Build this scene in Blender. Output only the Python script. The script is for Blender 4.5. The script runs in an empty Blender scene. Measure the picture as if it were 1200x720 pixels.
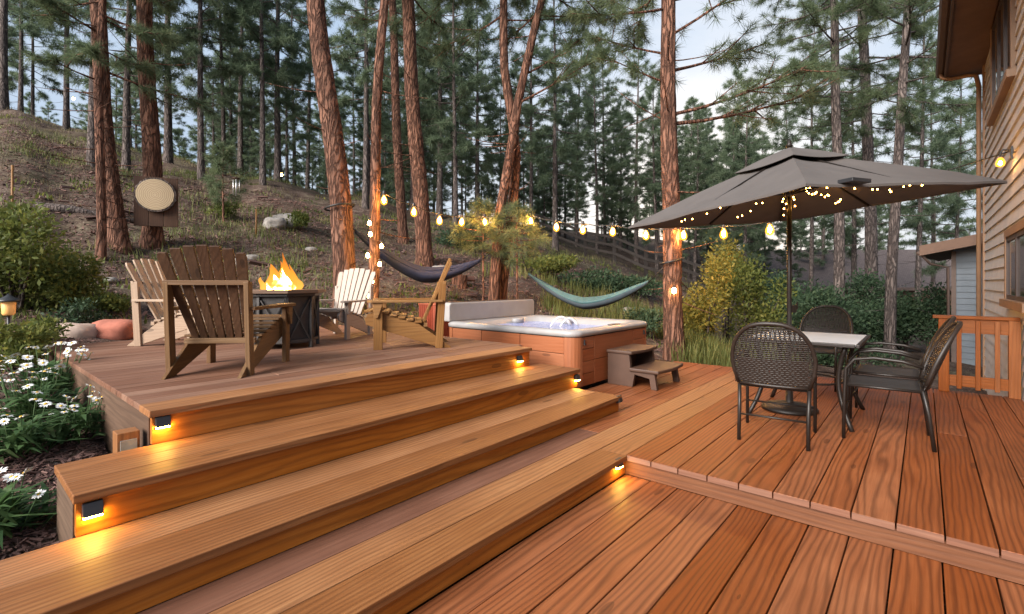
import bpy, math, random
import numpy as np
from mathutils import Vector, Matrix, Euler

R = math.radians
sc = bpy.context.scene
COL = sc.collection
rng = np.random.default_rng(7)
random.seed(7)

# ------------------------------------------------------------------ camera and place
HZ, F, CAMZ = 331.0, 568.0, 1.22
YAW = R(40.4)
SU, CU = math.sin(YAW), math.cos(YAW)
DECK_ROT = math.atan2(CU, SU)

def P(px, py, Y):
    return Vector(((px - 600) / F * Y, Y, CAMZ + (HZ - py) / F * Y))

def G(px, py, z):
    Y = F * (CAMZ - z) / (py - HZ)
    return Vector(((px - 600) / F * Y, Y, z))

def D(u, v, z=0.0):
    return Vector((SU * u - CU * v, CU * u + SU * v, z))

def UV(x, y):
    return SU * x + CU * y, -CU * x + SU * y

# ------------------------------------------------------------------ value noise
def _hash(ix, iy, iz, seed):
    h = (ix.astype(np.int64) * 374761393 + iy.astype(np.int64) * 668265263 + iz.astype(np.int64) * 2147483647 + seed * 974634599) & 0xFFFFFFFF
    h = ((h ^ (h >> 13)) * 1274126177) & 0xFFFFFFFF
    h = (h ^ (h >> 16)) & 0xFFFF
    return h / 65535.0

def vnoise(x, y, z=0.0, seed=0):
    x, y, z = np.broadcast_arrays(np.asarray(x, float), np.asarray(y, float), np.asarray(z, float))
    ix, iy, iz = np.floor(x), np.floor(y), np.floor(z)
    fx, fy, fz = x - ix, y - iy, z - iz
    fx, fy, fz = [t * t * (3 - 2 * t) for t in (fx, fy, fz)]
    out = 0
    for a in (0, 1):
        for b in (0, 1):
            for c in (0, 1):
                w = (fx if a else 1 - fx) * (fy if b else 1 - fy) * (fz if c else 1 - fz)
                out = out + w * _hash(ix + a, iy + b, iz + c, seed)
    return out * 2 - 1

# ------------------------------------------------------------------ mesh helpers
class MB:
    def __init__(self):
        self.v, self.f, self.gp, self.tint, self.sm = [], [], [], [], []

    def add(self, vs, fs, gp=None, tint=None, smooth=False):
        o = len(self.v)
        self.v += [tuple(p) for p in vs]
        self.f += [tuple(i + o for i in f) for f in fs]
        self.sm += [smooth] * len(fs)
        t = random.random() if tint is None else tint
        self.tint += [t] * len(vs)
        self.gp += [tuple(p) for p in (gp if gp is not None else vs)]

    def box(self, x0, x1, y0, y1, z0, z1, axis=None, M=None, tint=None, taper=None):
        vs = [Vector((x, y, z)) for x in (x0, x1) for y in (y0, y1) for z in (z0, z1)]
        dims = (abs(x1 - x0), abs(y1 - y0), abs(z1 - z0))
        if axis is None:
            axis = max(range(3), key=lambda i: dims[i])
        off = Vector((random.uniform(0, 50), random.uniform(0, 50), random.uniform(0, 50)))
        order = [axis] + [i for i in (0, 1, 2) if i != axis]
        gp = [Vector((p[order[0]], p[order[1]], p[order[2]])) + off for p in vs]
        if M is not None:
            vs = [M @ p for p in vs]
        fs = [(0, 1, 3, 2), (4, 6, 7, 5), (0, 4, 5, 1), (2, 3, 7, 6), (0, 2, 6, 4), (1, 5, 7, 3)]
        self.add(vs, fs, gp, tint)

    def beam(self, p0, p1, w, h, up=(0, 0, 1), tint=None):
        """a squared bar from p0 to p1: w across, h along up"""
        p0, p1 = Vector(p0), Vector(p1)
        d = p1 - p0
        L = d.length
        x = d.normalized()
        y = Vector(up).cross(x)
        if y.length < 1e-5:
            y = Vector((0, 1, 0)).cross(x)
        y.normalize()
        z = x.cross(y)
        M = Matrix((x, y, z)).transposed().to_4x4()
        M.translation = p0
        self.box(0, L, -w / 2, w / 2, -h / 2, h / 2, 0, M, tint)

    def tube(self, pts, rad, n=8, cap=True, tint=None, smooth=True):
        pts = [Vector(p) for p in pts]
        rad = [rad] * len(pts) if not hasattr(rad, '__len__') else rad
        vs, fs, gp = [], [], []
        prev = None
        off = random.uniform(0, 50)
        s = 0
        for i, p in enumerate(pts):
            d = (pts[min(i + 1, len(pts) - 1)] - pts[max(i - 1, 0)])
            if d.length < 1e-9:
                d = Vector((0, 0, 1))
            d.normalize()
            if prev is None:
                a = Vector((1, 0, 0)) if abs(d.x) < .9 else Vector((0, 1, 0))
                x = (a - d * a.dot(d)).normalized()
            else:
                x = (prev - d * prev.dot(d)).normalized()
            prev = x
            y = d.cross(x)
            if i:
                s += (p - pts[i - 1]).length
            for k in range(n):
                an = 2 * math.pi * k / n
                vs.append(p + (x * math.cos(an) + y * math.sin(an)) * rad[i])
                gp.append((s + off, math.cos(an) * rad[i], math.sin(an) * rad[i]))
        for i in range(len(pts) - 1):
            for k in range(n):
                a, b = i * n + k, i * n + (k + 1) % n
                fs.append((a, b, b + n, a + n))
        if cap:
            fs.append(tuple(reversed(range(n))))
            fs.append(tuple(range((len(pts) - 1) * n, len(pts) * n)))
        self.add(vs, fs, gp, tint, smooth)

    def prism(self, outline, y0, y1, M=None, tint=None, axis=0):
        """outline of (x,z) points, counter-clockwise, given thickness y0..y1"""
        n = len(outline)
        vs = [Vector((x, y0, z)) for x, z in outline] + [Vector((x, y1, z)) for x, z in outline]
        o = random.uniform(0, 50)
        gp = [(p.x + o, p.z + o, p.y) if axis == 0 else (p.z + o, p.x + o, p.y) for p in vs]
        if M is not None:
            vs = [M @ p for p in vs]
        fs = [tuple(range(n)), tuple(reversed(range(n, 2 * n)))]
        for i in range(n):
            j = (i + 1) % n
            fs.append((j, i, i + n, j + n))
        self.add(vs, fs, gp, tint)

    def lathe(self, prof, n=24, c=(0, 0, 0), tint=None, smooth=True, cap=True):
        vs, fs = [], []
        for r, z in prof:
            for k in range(n):
                a = 2 * math.pi * k / n
                vs.append((c[0] + r * math.cos(a), c[1] + r * math.sin(a), c[2] + z))
        for i in range(len(prof) - 1):
            for k in range(n):
                a, b = i * n + k, i * n + (k + 1) % n
                fs.append((a, b, b + n, a + n))
        if cap:
            fs.append(tuple(reversed(range(n))))
            fs.append(tuple(range((len(prof) - 1) * n, len(prof) * n)))
        self.add(vs, fs, None, tint, smooth)

    def build(self, name, mat, parent=None, bevel=0.0, loc=None, rotz=None):
        me = bpy.data.meshes.new(name)
        me.from_pydata(self.v, [], self.f)
        a = me.attributes.new('gp', 'FLOAT_VECTOR', 'POINT')
        a.data.foreach_set('vector', np.array(self.gp, np.float32).ravel())
        a = me.attributes.new('tint', 'FLOAT', 'POINT')
        a.data.foreach_set('value', np.array(self.tint, np.float32))
        me.polygons.foreach_set('use_smooth', np.array(self.sm, bool))
        me.update()
        return link(name, me, mat, parent, bevel, loc, rotz)

def link(name, me, mat, parent=None, bevel=0.0, loc=None, rotz=None):
    o = bpy.data.objects.new(name, me)
    COL.objects.link(o)
    if mat is not None:
        me.materials.append(mat)
    if parent is not None:
        o.parent = parent
    if loc is not None:
        o.location = loc
    if rotz is not None:
        o.rotation_euler = (0, 0, rotz)
    if bevel:
        m = o.modifiers.new('edge', 'BEVEL')
        m.width = bevel
        m.segments = 2
        m.limit_method = 'ANGLE'
        m.angle_limit = R(50)
    return o

def np_mesh(name, V, Fc, k, tint=None, smooth=False):
    """V (n,3) floats, Fc (m,k) ints"""
    me = bpy.data.meshes.new(name)
    V = np.asarray(V, np.float32)
    Fc = np.asarray(Fc, np.int32)
    me.vertices.add(len(V))
    me.vertices.foreach_set('co', V.ravel())
    me.loops.add(Fc.size)
    me.loops.foreach_set('vertex_index', Fc.ravel())
    me.polygons.add(len(Fc))
    me.polygons.foreach_set('loop_start', np.arange(0, Fc.size, k, dtype=np.int32))
    me.polygons.foreach_set('use_smooth', np.full(len(Fc), smooth))
    if tint is not None:
        a = me.attributes.new('tint', 'FLOAT', 'POINT')
        a.data.foreach_set('value', np.asarray(tint, np.float32))
    me.update(calc_edges=True)
    me.validate()
    return me

def thing(name, label, cat, loc=(0, 0, 0), rotz=0, group=None):
    o = bpy.data.objects.new(name, None)
    o.empty_display_size = .1
    COL.objects.link(o)
    o.location = loc
    o.rotation_euler = (0, 0, rotz)
    return tag(o, label, cat, group)

def tag(o, label, cat=None, group=None, kind=None):
    if label: o['label'] = label
    if cat: o['category'] = cat
    if group: o['group'] = group
    if kind: o['kind'] = kind
    return o

KIDS = {}
def dup(root, loc, rotz=None, label=None, group=None, scale=None):
    if root.name not in KIDS:
        KIDS[root.name] = [(ch, list(ch.children)) for ch in root.children]
    r = root.copy()
    COL.objects.link(r)
    r.location = loc
    if rotz is not None: r.rotation_euler = (0, 0, rotz)
    if scale is not None: r.scale = (scale,) * 3
    if label: r['label'] = label
    if group: r['group'] = group
    for ch, gs in KIDS[root.name]:
        c = ch.copy(); COL.objects.link(c); c.parent = r
        for g in gs:
            d = g.copy(); COL.objects.link(d); d.parent = c
    return r

# ------------------------------------------------------------------ materials
def new_mat(name):
    m = bpy.data.materials.new(name)
    m.use_nodes = True
    nt = m.node_tree
    return m, nt, nt.nodes['Principled BSDF']

def N(nt, kind, **kw):
    n = nt.nodes.new(kind)
    for k, v in kw.items():
        if k == 'inputs':
            for a, b in v.items(): n.inputs[a].default_value = b
        else:
            setattr(n, k, v)
    return n

def ramp(nt, stops, src):
    n = nt.nodes.new('ShaderNodeValToRGB')
    cr = n.color_ramp
    while len(cr.elements) < len(stops): cr.elements.new(.5)
    for e, (p, c) in zip(cr.elements, stops):
        e.position = p
        e.color = (*c, 1) if len(c) == 3 else c
    nt.links.new(src, n.inputs[0])
    return n.outputs[0]

def math_n(nt, op, a, b=None, clamp=False):
    n = nt.nodes.new('ShaderNodeMath'); n.operation = op; n.use_clamp = clamp
    for i, v in enumerate((a, b)):
        if v is None: continue
        if isinstance(v, (int, float)): n.inputs[i].default_value = v
        else: nt.links.new(v, n.inputs[i])
    return n.outputs[0]

def mix_c(nt, fac, a, b, mode='MIX'):
    n = nt.nodes.new('ShaderNodeMix'); n.data_type = 'RGBA'; n.blend_type = mode
    for idx, v in ((0, fac), (6, a), (7, b)):
        if isinstance(v, (int, float)): n.inputs[idx].default_value = v
        elif isinstance(v, tuple): n.inputs[idx].default_value = (*v, 1)
        else: nt.links.new(v, n.inputs[idx])
    return n.outputs[2]

def vscale(nt, src, s):
    n = nt.nodes.new('ShaderNodeVectorMath'); n.operation = 'MULTIPLY'
    nt.links.new(src, n.inputs[0]); n.inputs[1].default_value = s
    return n.outputs[0]

def noise(nt, vec, scale=1, detail=3, rough=.55, dist=0):
    n = N(nt, 'ShaderNodeTexNoise', inputs={'Scale': scale, 'Detail': detail, 'Roughness': rough, 'Distortion': dist})
    nt.links.new(vec, n.inputs['Vector'])
    return n.outputs[0]

def bump(nt, bs, h, strength=.3, dist=.01):
    b = N(nt, 'ShaderNodeBump', inputs={'Strength': strength, 'Distance': dist})
    nt.links.new(h, b.inputs['Height'])
    nt.links.new(b.outputs[0], bs.inputs['Normal'])

def wood(name, dark, mid, light, rough=.6, ringk=26, var=.45, grain=1.0, stain=None):
    m, nt, bs = new_mat(name)
    at = N(nt, 'ShaderNodeAttribute', attribute_name='gp').outputs['Vector']
    ti = N(nt, 'ShaderNodeAttribute', attribute_name='tint').outputs['Fac']
    sep = N(nt, 'ShaderNodeSeparateXYZ'); nt.links.new(at, sep.inputs[0])
    slow = noise(nt, vscale(nt, at, (.40, 3.0, 3.0)), 1, 2, .45)
    slow2 = noise(nt, vscale(nt, at, (2.2, 9, 9)), 1, 2, .5)
    # cathedral rings: a sine across the board pushed about by slow noise
    acr = math_n(nt, 'ADD', sep.outputs[1], sep.outputs[2])
    ph = math_n(nt, 'ADD', math_n(nt, 'MULTIPLY', acr, ringk * 6.28), math_n(nt, 'ADD', math_n(nt, 'MULTIPLY', slow, 58), math_n(nt, 'MULTIPLY', slow2, 5)))
    ring = math_n(nt, 'MULTIPLY', math_n(nt, 'ADD', math_n(nt, 'SINE', ph), 1), .5)
    ring = math_n(nt, 'POWER', ring, 2.2)
    fib = noise(nt, vscale(nt, at, (2.5, 95, 95)), 1, 3, .6)
    patch = noise(nt, vscale(nt, at, (1.1, 2.2, 2.2)), 1.3, 4, .6)
    # knots
    vo = N(nt, 'ShaderNodeTexVoronoi', inputs={'Scale': 1.0})
    nt.links.new(vscale(nt, at, (1.15, 4.2, 4.2)), vo.inputs['Vector'])
    knot = math_n(nt, 'LESS_THAN', vo.outputs['Distance'], .085)
    f = math_n(nt, 'ADD', math_n(nt, 'MULTIPLY', patch, .5), math_n(nt, 'MULTIPLY', fib, .5))
    base = ramp(nt, [(.28, dark), (.5, mid), (.72, light)], f)
    dk = tuple(c * .42 for c in dark)
    base = mix_c(nt, math_n(nt, 'MULTIPLY', ring, .42 * grain), base, dk)
    base = mix_c(nt, math_n(nt, 'MULTIPLY', knot, .5), base, tuple(c * .25 for c in dark))
    hs = N(nt, 'ShaderNodeHueSaturation')
    nt.links.new(base, hs.inputs['Color'])
    nt.links.new(math_n(nt, 'ADD', math_n(nt, 'MULTIPLY', ti, var), 1 - var / 2), hs.inputs['Value'])
    nt.links.new(math_n(nt, 'ADD', math_n(nt, 'MULTIPLY', ti, -.12), 1.08), hs.inputs['Saturation'])
    nt.links.new(math_n(nt, 'ADD', math_n(nt, 'MULTIPLY', ti, .006), .497), hs.inputs['Hue'])
    col = hs.outputs[0]
    if stain:
        geo = N(nt, 'ShaderNodeNewGeometry')
        st = noise(nt, geo.outputs['Position'], 1.1, 5, .65)
        stf = ramp(nt, [(.5, (0, 0, 0)), (.68, (1, 1, 1))], st)
        col = mix_c(nt, math_n(nt, 'MULTIPLY', stf, .22), col, stain)
    nt.links.new(col, bs.inputs['Base Color'])
    rr = math_n(nt, 'ADD', math_n(nt, 'MULTIPLY', patch, .35), rough - .17)
    nt.links.new(rr, bs.inputs['Roughness'])
    bs.inputs['Specular IOR Level'].default_value = .35
    hgt = math_n(nt, 'SUBTRACT', math_n(nt, 'MULTIPLY', fib, .8), math_n(nt, 'MULTIPLY', ring, .5))
    bump(nt, bs, hgt, .35, .003)
    return m

def plain(name, col, rough=.6, metal=0, var=.15, scale=8, bmp=0, spec=.5):
    m, nt, bs = new_mat(name)
    tc = N(nt, 'ShaderNodeTexCoord').outputs['Object']
    n = noise(nt, tc, scale, 5, .6)
    c0 = tuple(c * (1 - var) for c in col); c1 = tuple(min(1, c * (1 + var)) for c in col)
    nt.links.new(ramp(nt, [(.3, c0), (.7, c1)], n), bs.inputs['Base Color'])
    bs.inputs['Roughness'].default_value = rough
    bs.inputs['Metallic'].default_value = metal
    bs.inputs['Specular IOR Level'].default_value = spec
    if bmp: bump(nt, bs, n, bmp, .01)
    return m

def glow(name, col, strength):
    m, nt, bs = new_mat(name)
    bs.inputs['Base Color'].default_value = (*col, 1)
    bs.inputs['Emission Color'].default_value = (*col, 1)
    bs.inputs['Emission Strength'].default_value = strength
    return m

def bark(name, dark, mid, light, sc_=13.0, stretch=.22, bmp=1.0):
    m, nt, bs = new_mat(name)
    tc = N(nt, 'ShaderNodeTexCoord').outputs['Object']
    v = vscale(nt, tc, (1, 1, stretch))
    warp = noise(nt, v, 3, 3)
    n0 = nt.nodes.new('ShaderNodeVectorMath'); n0.operation = 'ADD'
    nt.links.new(v, n0.inputs[0])
    w2 = nt.nodes.new('ShaderNodeVectorMath'); w2.operation = 'SCALE'
    cb = N(nt, 'ShaderNodeCombineXYZ')
    for i in range(3): nt.links.new(warp, cb.inputs[i])
    nt.links.new(cb.outputs[0], w2.inputs[0]); w2.inputs['Scale'].default_value = .45
    nt.links.new(w2.outputs[0], n0.inputs[1])
    vo = N(nt, 'ShaderNodeTexVoronoi', feature='DISTANCE_TO_EDGE', inputs={'Scale': sc_})
    nt.links.new(n0.outputs[0], vo.inputs['Vector'])
    vc = N(nt, 'ShaderNodeTexVoronoi', feature='F1', inputs={'Scale': sc_})
    nt.links.new(n0.outputs[0], vc.inputs['Vector'])
    fine = noise(nt, vscale(nt, tc, (1, 1, .35)), 40, 4, .65)
    pn = math_n(nt, 'ADD', vo.outputs['Distance'], math_n(nt, 'MULTIPLY', math_n(nt, 'SUBTRACT', fine, .5), .34))
    plate = ramp(nt, [(.0, (.12, .12, .12)), (.22, (1, 1, 1))], pn)
    sepc = N(nt, 'ShaderNodeSeparateColor'); nt.links.new(vc.outputs['Color'], sepc.inputs[0])
    pc = ramp(nt, [(.15, mid), (.85, light)], math_n(nt, 'ADD', math_n(nt, 'MULTIPLY', sepc.outputs[0], .55), math_n(nt, 'MULTIPLY', fine, .45)))
    col = mix_c(nt, plate, dark, pc)
    nt.links.new(col, bs.inputs['Base Color'])
    bs.inputs['Roughness'].default_value = .92
    bs.inputs['Specular IOR Level'].default_value = .15
    h = math_n(nt, 'ADD', plate, math_n(nt, 'MULTIPLY', fine, .6))
    bump(nt, bs, h, bmp, .03)
    return m

def foliage(name, a, b, c, trans=.3):
    m, nt, bs = new_mat(name)
    ti = N(nt, 'ShaderNodeAttribute', attribute_name='tint').outputs['Fac']
    oi = N(nt, 'ShaderNodeObjectInfo').outputs['Random']
    f = math_n(nt, 'ADD', math_n(nt, 'MULTIPLY', ti, .8), math_n(nt, 'MULTIPLY', oi, .2))
    col = ramp(nt, [(.05, a), (.55, b), (.97, c)], f)
    nt.links.new(col, bs.inputs['Base Color'])
    bs.inputs['Roughness'].default_value = .6
    bs.inputs['Specular IOR Level'].default_value = .25
    tr = N(nt, 'ShaderNodeBsdfTranslucent')
    nt.links.new(col, tr.inputs['Color'])
    mx = N(nt, 'ShaderNodeMixShader'); mx.inputs[0].default_value = trans
    nt.links.new(bs.outputs[0], mx.inputs[1]); nt.links.new(tr.outputs[0], mx.inputs[2])
    nt.links.new(mx.outputs[0], nt.nodes['Material Output'].inputs['Surface'])
    return m

M = {}
M['deck'] = wood('deck_boards', (.160, .046, .0150), (.230, .072, .0245), (.31, .112, .043), .52, 30, .28, 1.4, stain=(.12, .05, .022))
M['deck_up'] = wood('weathered_boards', (.130, .060, .036), (.185, .090, .055), (.25, .134, .088), .66, 24, .30, .7, stain=(.15, .095, .075))
M['nose'] = wood('tread_boards', (.160, .061, .020), (.240, .099, .036), (.33, .158, .064), .55, 28, .50, 1.0, stain=(.16, .075, .036))
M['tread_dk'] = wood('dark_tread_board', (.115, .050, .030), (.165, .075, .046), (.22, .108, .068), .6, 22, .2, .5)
M['fascia'] = wood('fascia_boards', (.27, .080, .012), (.38, .128, .022), (.47, .185, .040), .6, 24, .3, 1.0)  # step lights' glow on the risers put into this orange base colour
M['fascia_red'] = wood('red_fascia', (.085, .027, .010), (.12, .041, .015), (.16, .060, .023), .6, 20, .2, .6)
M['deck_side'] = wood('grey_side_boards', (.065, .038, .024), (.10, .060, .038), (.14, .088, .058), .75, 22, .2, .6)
M['rail'] = wood('stained_rail', (.21, .060, .012), (.30, .092, .020), (.38, .13, .034), .5, 24, .25, .5)
M['chair_brown'] = wood('brown_chair_wood', (.034, .015, .007), (.058, .026, .012), (.092, .044, .021), .55, 26, .3, .6)  # brown wood, darkened further to carry the shade on the armchair back
M['chair_frame'] = wood('golden_chair_frame', (.085, .042, .015), (.13, .066, .025), (.185, .10, .042), .6, 26, .25, .5)
M['chair_tan'] = wood('tan_chair_wood', (.140, .062, .018), (.205, .098, .030), (.28, .145, .050), .6, 26, .25, .5)
M['chair_pink'] = wood('pale_chair_wood', (.26, .18, .125), (.33, .235, .165), (.40, .295, .21), .6, 26, .2, .3)
M['chair_white'] = wood('whitewashed_chair_wood', (.28, .225, .185), (.34, .28, .235), (.40, .34, .285), .6, 26, .15, .25)
M['fence'] = wood('fence_wood', (.018, .014, .012), (.030, .024, .021), (.05, .04, .034), .85, 22, .3, .4)
M['slice'] = None
M['tub'] = wood('tub_panels', (.20, .062, .025), (.26, .086, .035), (.31, .112, .050), .55, 24, .10, .2)
M['shell'] = plain('tub_shell', (.30, .29, .285), .25, 0, .10, 5)
M['cover'] = plain('vinyl_cover', (.30, .285, .275), .5, 0, .12, 3, .1)
M['brown_plastic'] = plain('brown_plastic', (.058, .028, .017), .55, 0, .15, 6, .05)
M['black_plastic'] = plain('black_plastic', (.018, .018, .02), .45)
M['wicker'] = plain('dark_wicker', (.017, .011, .008), .5, 0, .3, 40)
M['metal_br'] = plain('bronze_metal', (.015, .011, .009), .45, .2, .15, 20)
M['sling'] = plain('sling_mesh', (.028, .024, .023), .6, 0, .15, 60)
M['canopy'] = plain('grey_canopy', (.084, .074, .070), .85, 0, .08, 5, .05)
M['firemetal'] = plain('fire_table_metal', (.06, .055, .053), .5, .5, .2, 10)
M['firetop'] = wood('fire_table_top', (.08, .045, .028), (.13, .075, .048), (.18, .11, .07), .55, 24, .2, .5)
M['gravel'] = plain('lava_rock', (.03, .027, .026), .95, 0, .4, 30, .6)
M['bark'] = bark('orange_bark', (.034, .018, .013), (.140, .067, .045), (.235, .122, .082))
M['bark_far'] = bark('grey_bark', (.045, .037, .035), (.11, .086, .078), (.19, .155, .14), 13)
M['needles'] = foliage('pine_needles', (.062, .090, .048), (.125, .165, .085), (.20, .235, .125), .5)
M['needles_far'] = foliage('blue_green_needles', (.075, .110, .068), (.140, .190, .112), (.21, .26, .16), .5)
M['leaf'] = foliage('shrub_leaves', (.055, .080, .020), (.13, .155, .038), (.27, .24, .06), .45)
M['leaf_dk'] = foliage('dark_bush_leaves', (.026, .050, .026), (.052, .090, .046), (.100, .140, .068), .35)
M['leaf_au'] = foliage('turning_leaves', (.080, .095, .022), (.20, .18, .036), (.38, .25, .045), .4)
M['grass'] = foliage('grass_blades', (.060, .080, .022), (.12, .14, .04), (.24, .21, .08), .3)
M['drygrass'] = foliage('dry_grass', (.11, .090, .045), (.19, .155, .080), (.30, .24, .13), .3)
M['daisyleaf'] = foliage('daisy_leaves', (.036, .078, .026), (.075, .140, .048), (.14, .21, .08), .35)
M['petal'] = plain('white_petals', (.80, .80, .78), .6, 0, .05)
M['yolk'] = plain('daisy_centres', (.62, .36, .03), .7, 0, .25, 90)
M['rock_tan'] = plain('tan_sandstone', (.36, .27, .22), .9, 0, .3, 6, .6)
M['rock_red'] = plain('red_sandstone', (.34, .115, .075), .9, 0, .3, 6, .6)
M['rock_grey'] = plain('grey_granite', (.24, .22, .20), .9, 0, .35, 7, .6)
M['paver'] = plain('stone_paver', (.17, .16, .155), .85, 0, .25, 5, .3)
M['siding'] = plain('painted_siding', (.45, .43, .42), .7, 0, .10, 3, .05)
M['siding_blue'] = plain('blue_grey_siding', (.13, .155, .18), .7, 0, .10, 3, .05)
M['trim'] = plain('tan_trim', (.24, .145, .085), .6, 0, .1, 4)
M['soffit'] = plain('brown_soffit', (.15, .085, .055), .7, 0, .15, 4)
M['fasc_h'] = plain('dark_fascia', (.10, .066, .052), .6, 0, .15, 4)
M['winframe'] = plain('dark_window_frame', (.07, .05, .045), .5)
M['shingle'] = None
M['cable'] = plain('black_cable', (.012, .011, .01), .5)
M['hammock_blue'] = plain('navy_fabric', (.012, .020, .055), .8, 0, .25, 12)
M['hammock_teal'] = plain('teal_fabric', (.038, .092, .098), .75, 0, .15, 8)
M['hammock_grey'] = plain('charcoal_fabric', (.030, .044, .056), .8, 0, .2, 8)
M['steel'] = plain('pale_metal', (.55, .55, .54), .35, .7, .1)
M['redwood'] = wood('red_stained_wood', (.20, .040, .020), (.30, .065, .035), (.38, .10, .055), .6, 24, .3, .4)
def mat_globe(name, col, strength, clear):
    m, nt, bs = new_mat(name)
    em = N(nt, 'ShaderNodeEmission', inputs={'Strength': strength}); em.inputs['Color'].default_value = (*col, 1)
    tr = N(nt, 'ShaderNodeBsdfTransparent')
    mx = N(nt, 'ShaderNodeMixShader'); mx.inputs[0].default_value = clear
    nt.links.new(em.outputs[0], mx.inputs[1]); nt.links.new(tr.outputs[0], mx.inputs[2])
    nt.links.new(mx.outputs[0], nt.nodes['Material Output'].inputs['Surface'])
    return m
M['globe'] = mat_globe('amber_globe', (1.0, .38, .035), 1.5, .35)
M['filament'] = glow('warm_filament', (1.0, .44, .10), 1100)
M['bulb_small'] = glow('warm_small_bulb', (1.0, .58, .17), 60)
M['fairy'] = glow('fairy_bulb', (1.0, .44, .08), 30)
M['led'] = glow('warm_led', (1.0, .56, .09), 85)
M['lampglow'] = glow('path_lamp_glow', (1.0, .50, .16), .06)
M['wallbulb'] = glow('wall_lamp_bulb', (1.0, .46, .11), 330)

def mat_slice():
    m, nt, bs = new_mat('log_end_grain')
    tc = N(nt, 'ShaderNodeTexCoord').outputs['Object']
    w = N(nt, 'ShaderNodeTexWave', wave_type='RINGS', rings_direction='Y', inputs={'Scale': 9, 'Distortion': 2.5, 'Detail': 3, 'Detail Scale': 2})
    nt.links.new(tc, w.inputs['Vector'])
    nt.links.new(ramp(nt, [(.2, (.30, .22, .13)), (.8, (.43, .34, .22))], w.outputs['Fac']), bs.inputs['Base Color'])
    bs.inputs['Roughness'].default_value = .8
    return m
M['slice'] = mat_slice()

def mat_shingle():
    m, nt, bs = new_mat('roof_shingles')
    tc = N(nt, 'ShaderNodeTexCoord').outputs['Object']
    b = N(nt, 'ShaderNodeTexBrick', inputs={'Scale': 3.0, 'Mortar Size': .03, 'Color1': (.075, .058, .056, 1), 'Color2': (.105, .082, .078, 1), 'Mortar': (.05, .038, .036, 1)})
    nt.links.new(tc, b.inputs['Vector'])
    nt.links.new(b.outputs['Color'], bs.inputs['Base Color'])
    bs.inputs['Roughness'].default_value = .95
    return m
M['shingle'] = mat_shingle()

def mat_ground():
    m, nt, bs = new_mat('forest_floor')
    pos = N(nt, 'ShaderNodeNewGeometry').outputs['Position']
    big = noise(nt, pos, .35, 4, .6)
    med = noise(nt, pos, 2.2, 5, .65, .5)
    fine = noise(nt, pos, 26, 4, .7)
    speck = N(nt, 'ShaderNodeTexVoronoi', inputs={'Scale': 16})
    nt.links.new(pos, speck.inputs['Vector'])
    f = math_n(nt, 'ADD', math_n(nt, 'MULTIPLY', med, .5), math_n(nt, 'MULTIPLY', fine, .5))
    duff = ramp(nt, [(.36, (.022, .015, .012)), (.47, (.068, .045, .035)), (.56, (.115, .081, .064)), (.66, (.23, .185, .15))], f)
    green = ramp(nt, [(.36, (.020, .026, .010)), (.52, (.065, .074, .028)), (.68, (.16, .15, .07))], f)
    gm = ramp(nt, [(.48, (0, 0, 0)), (.60, (1, 1, 1))], math_n(nt, 'ADD', math_n(nt, 'MULTIPLY', big, .7), math_n(nt, 'MULTIPLY', med, .3)))
    col = mix_c(nt, math_n(nt, 'MULTIPLY', gm, .4), duff, green)
    sp = math_n(nt, 'LESS_THAN', speck.outputs['Distance'], .16)
    col = mix_c(nt, math_n(nt, 'MULTIPLY', sp, .5), col, (.36, .30, .25))
    nt.links.new(col, bs.inputs['Base Color'])
    bs.inputs['Roughness'].default_value = .95
    bs.inputs['Specular IOR Level'].default_value = .1
    bump(nt, bs, f, .9, .06)
    return m
M['ground'] = mat_ground()

def mat_mulch():
    m, nt, bs = new_mat('bark_mulch')
    ti = N(nt, 'ShaderNodeAttribute', attribute_name='tint').outputs['Fac']
    nt.links.new(ramp(nt, [(.0, (.035, .018, .014)), (.5, (.090, .045, .036)), (1., (.19, .105, .085))], ti), bs.inputs['Base Color'])
    bs.inputs['Roughness'].default_value = .9
    return m
M['mulch'] = mat_mulch()

def mat_glass(name='window_glass', col=(.05, .055, .06)):
    m, nt, bs = new_mat(name)
    bs.inputs['Base Color'].default_value = (*col, 1)
    bs.inputs['Roughness'].default_value = .06
    bs.inputs['Specular IOR Level'].default_value = .8
    return m
M['glass'] = mat_glass()
def mat_tabletop():
    m, nt, bs = new_mat('frosted_glass')
    tc = N(nt, 'ShaderNodeTexCoord').outputs['Object']
    nt.links.new(ramp(nt, [(.3, (.50, .52, .55)), (.7, (.57, .59, .62))], noise(nt, tc, 6, 3)), bs.inputs['Base Color'])  # pale base colour carries the sky reflected in the glass
    bs.inputs['Roughness'].default_value = .28
    bs.inputs['Specular IOR Level'].default_value = .6
    return m
M['tabletop'] = mat_tabletop()
def mat_water():
    m, nt, bs = new_mat('spa_water')
    tc = N(nt, 'ShaderNodeTexCoord').outputs['Object']
    n = noise(nt, tc, 14, 3, .6)
    nt.links.new(ramp(nt, [(.4, (.13, .16, .25)), (.65, (.33, .36, .44))], n), bs.inputs['Base Color'])
    bs.inputs['Roughness'].default_value = .08
    bs.inputs['Emission Color'].default_value = (.35, .42, 1, 1)
    bs.inputs['Emission Strength'].default_value = .12
    bs.inputs['Specular IOR Level'].default_value = .08
    bump(nt, bs, n, .6, .02)
    return m
M['water'] = mat_water()
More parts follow.
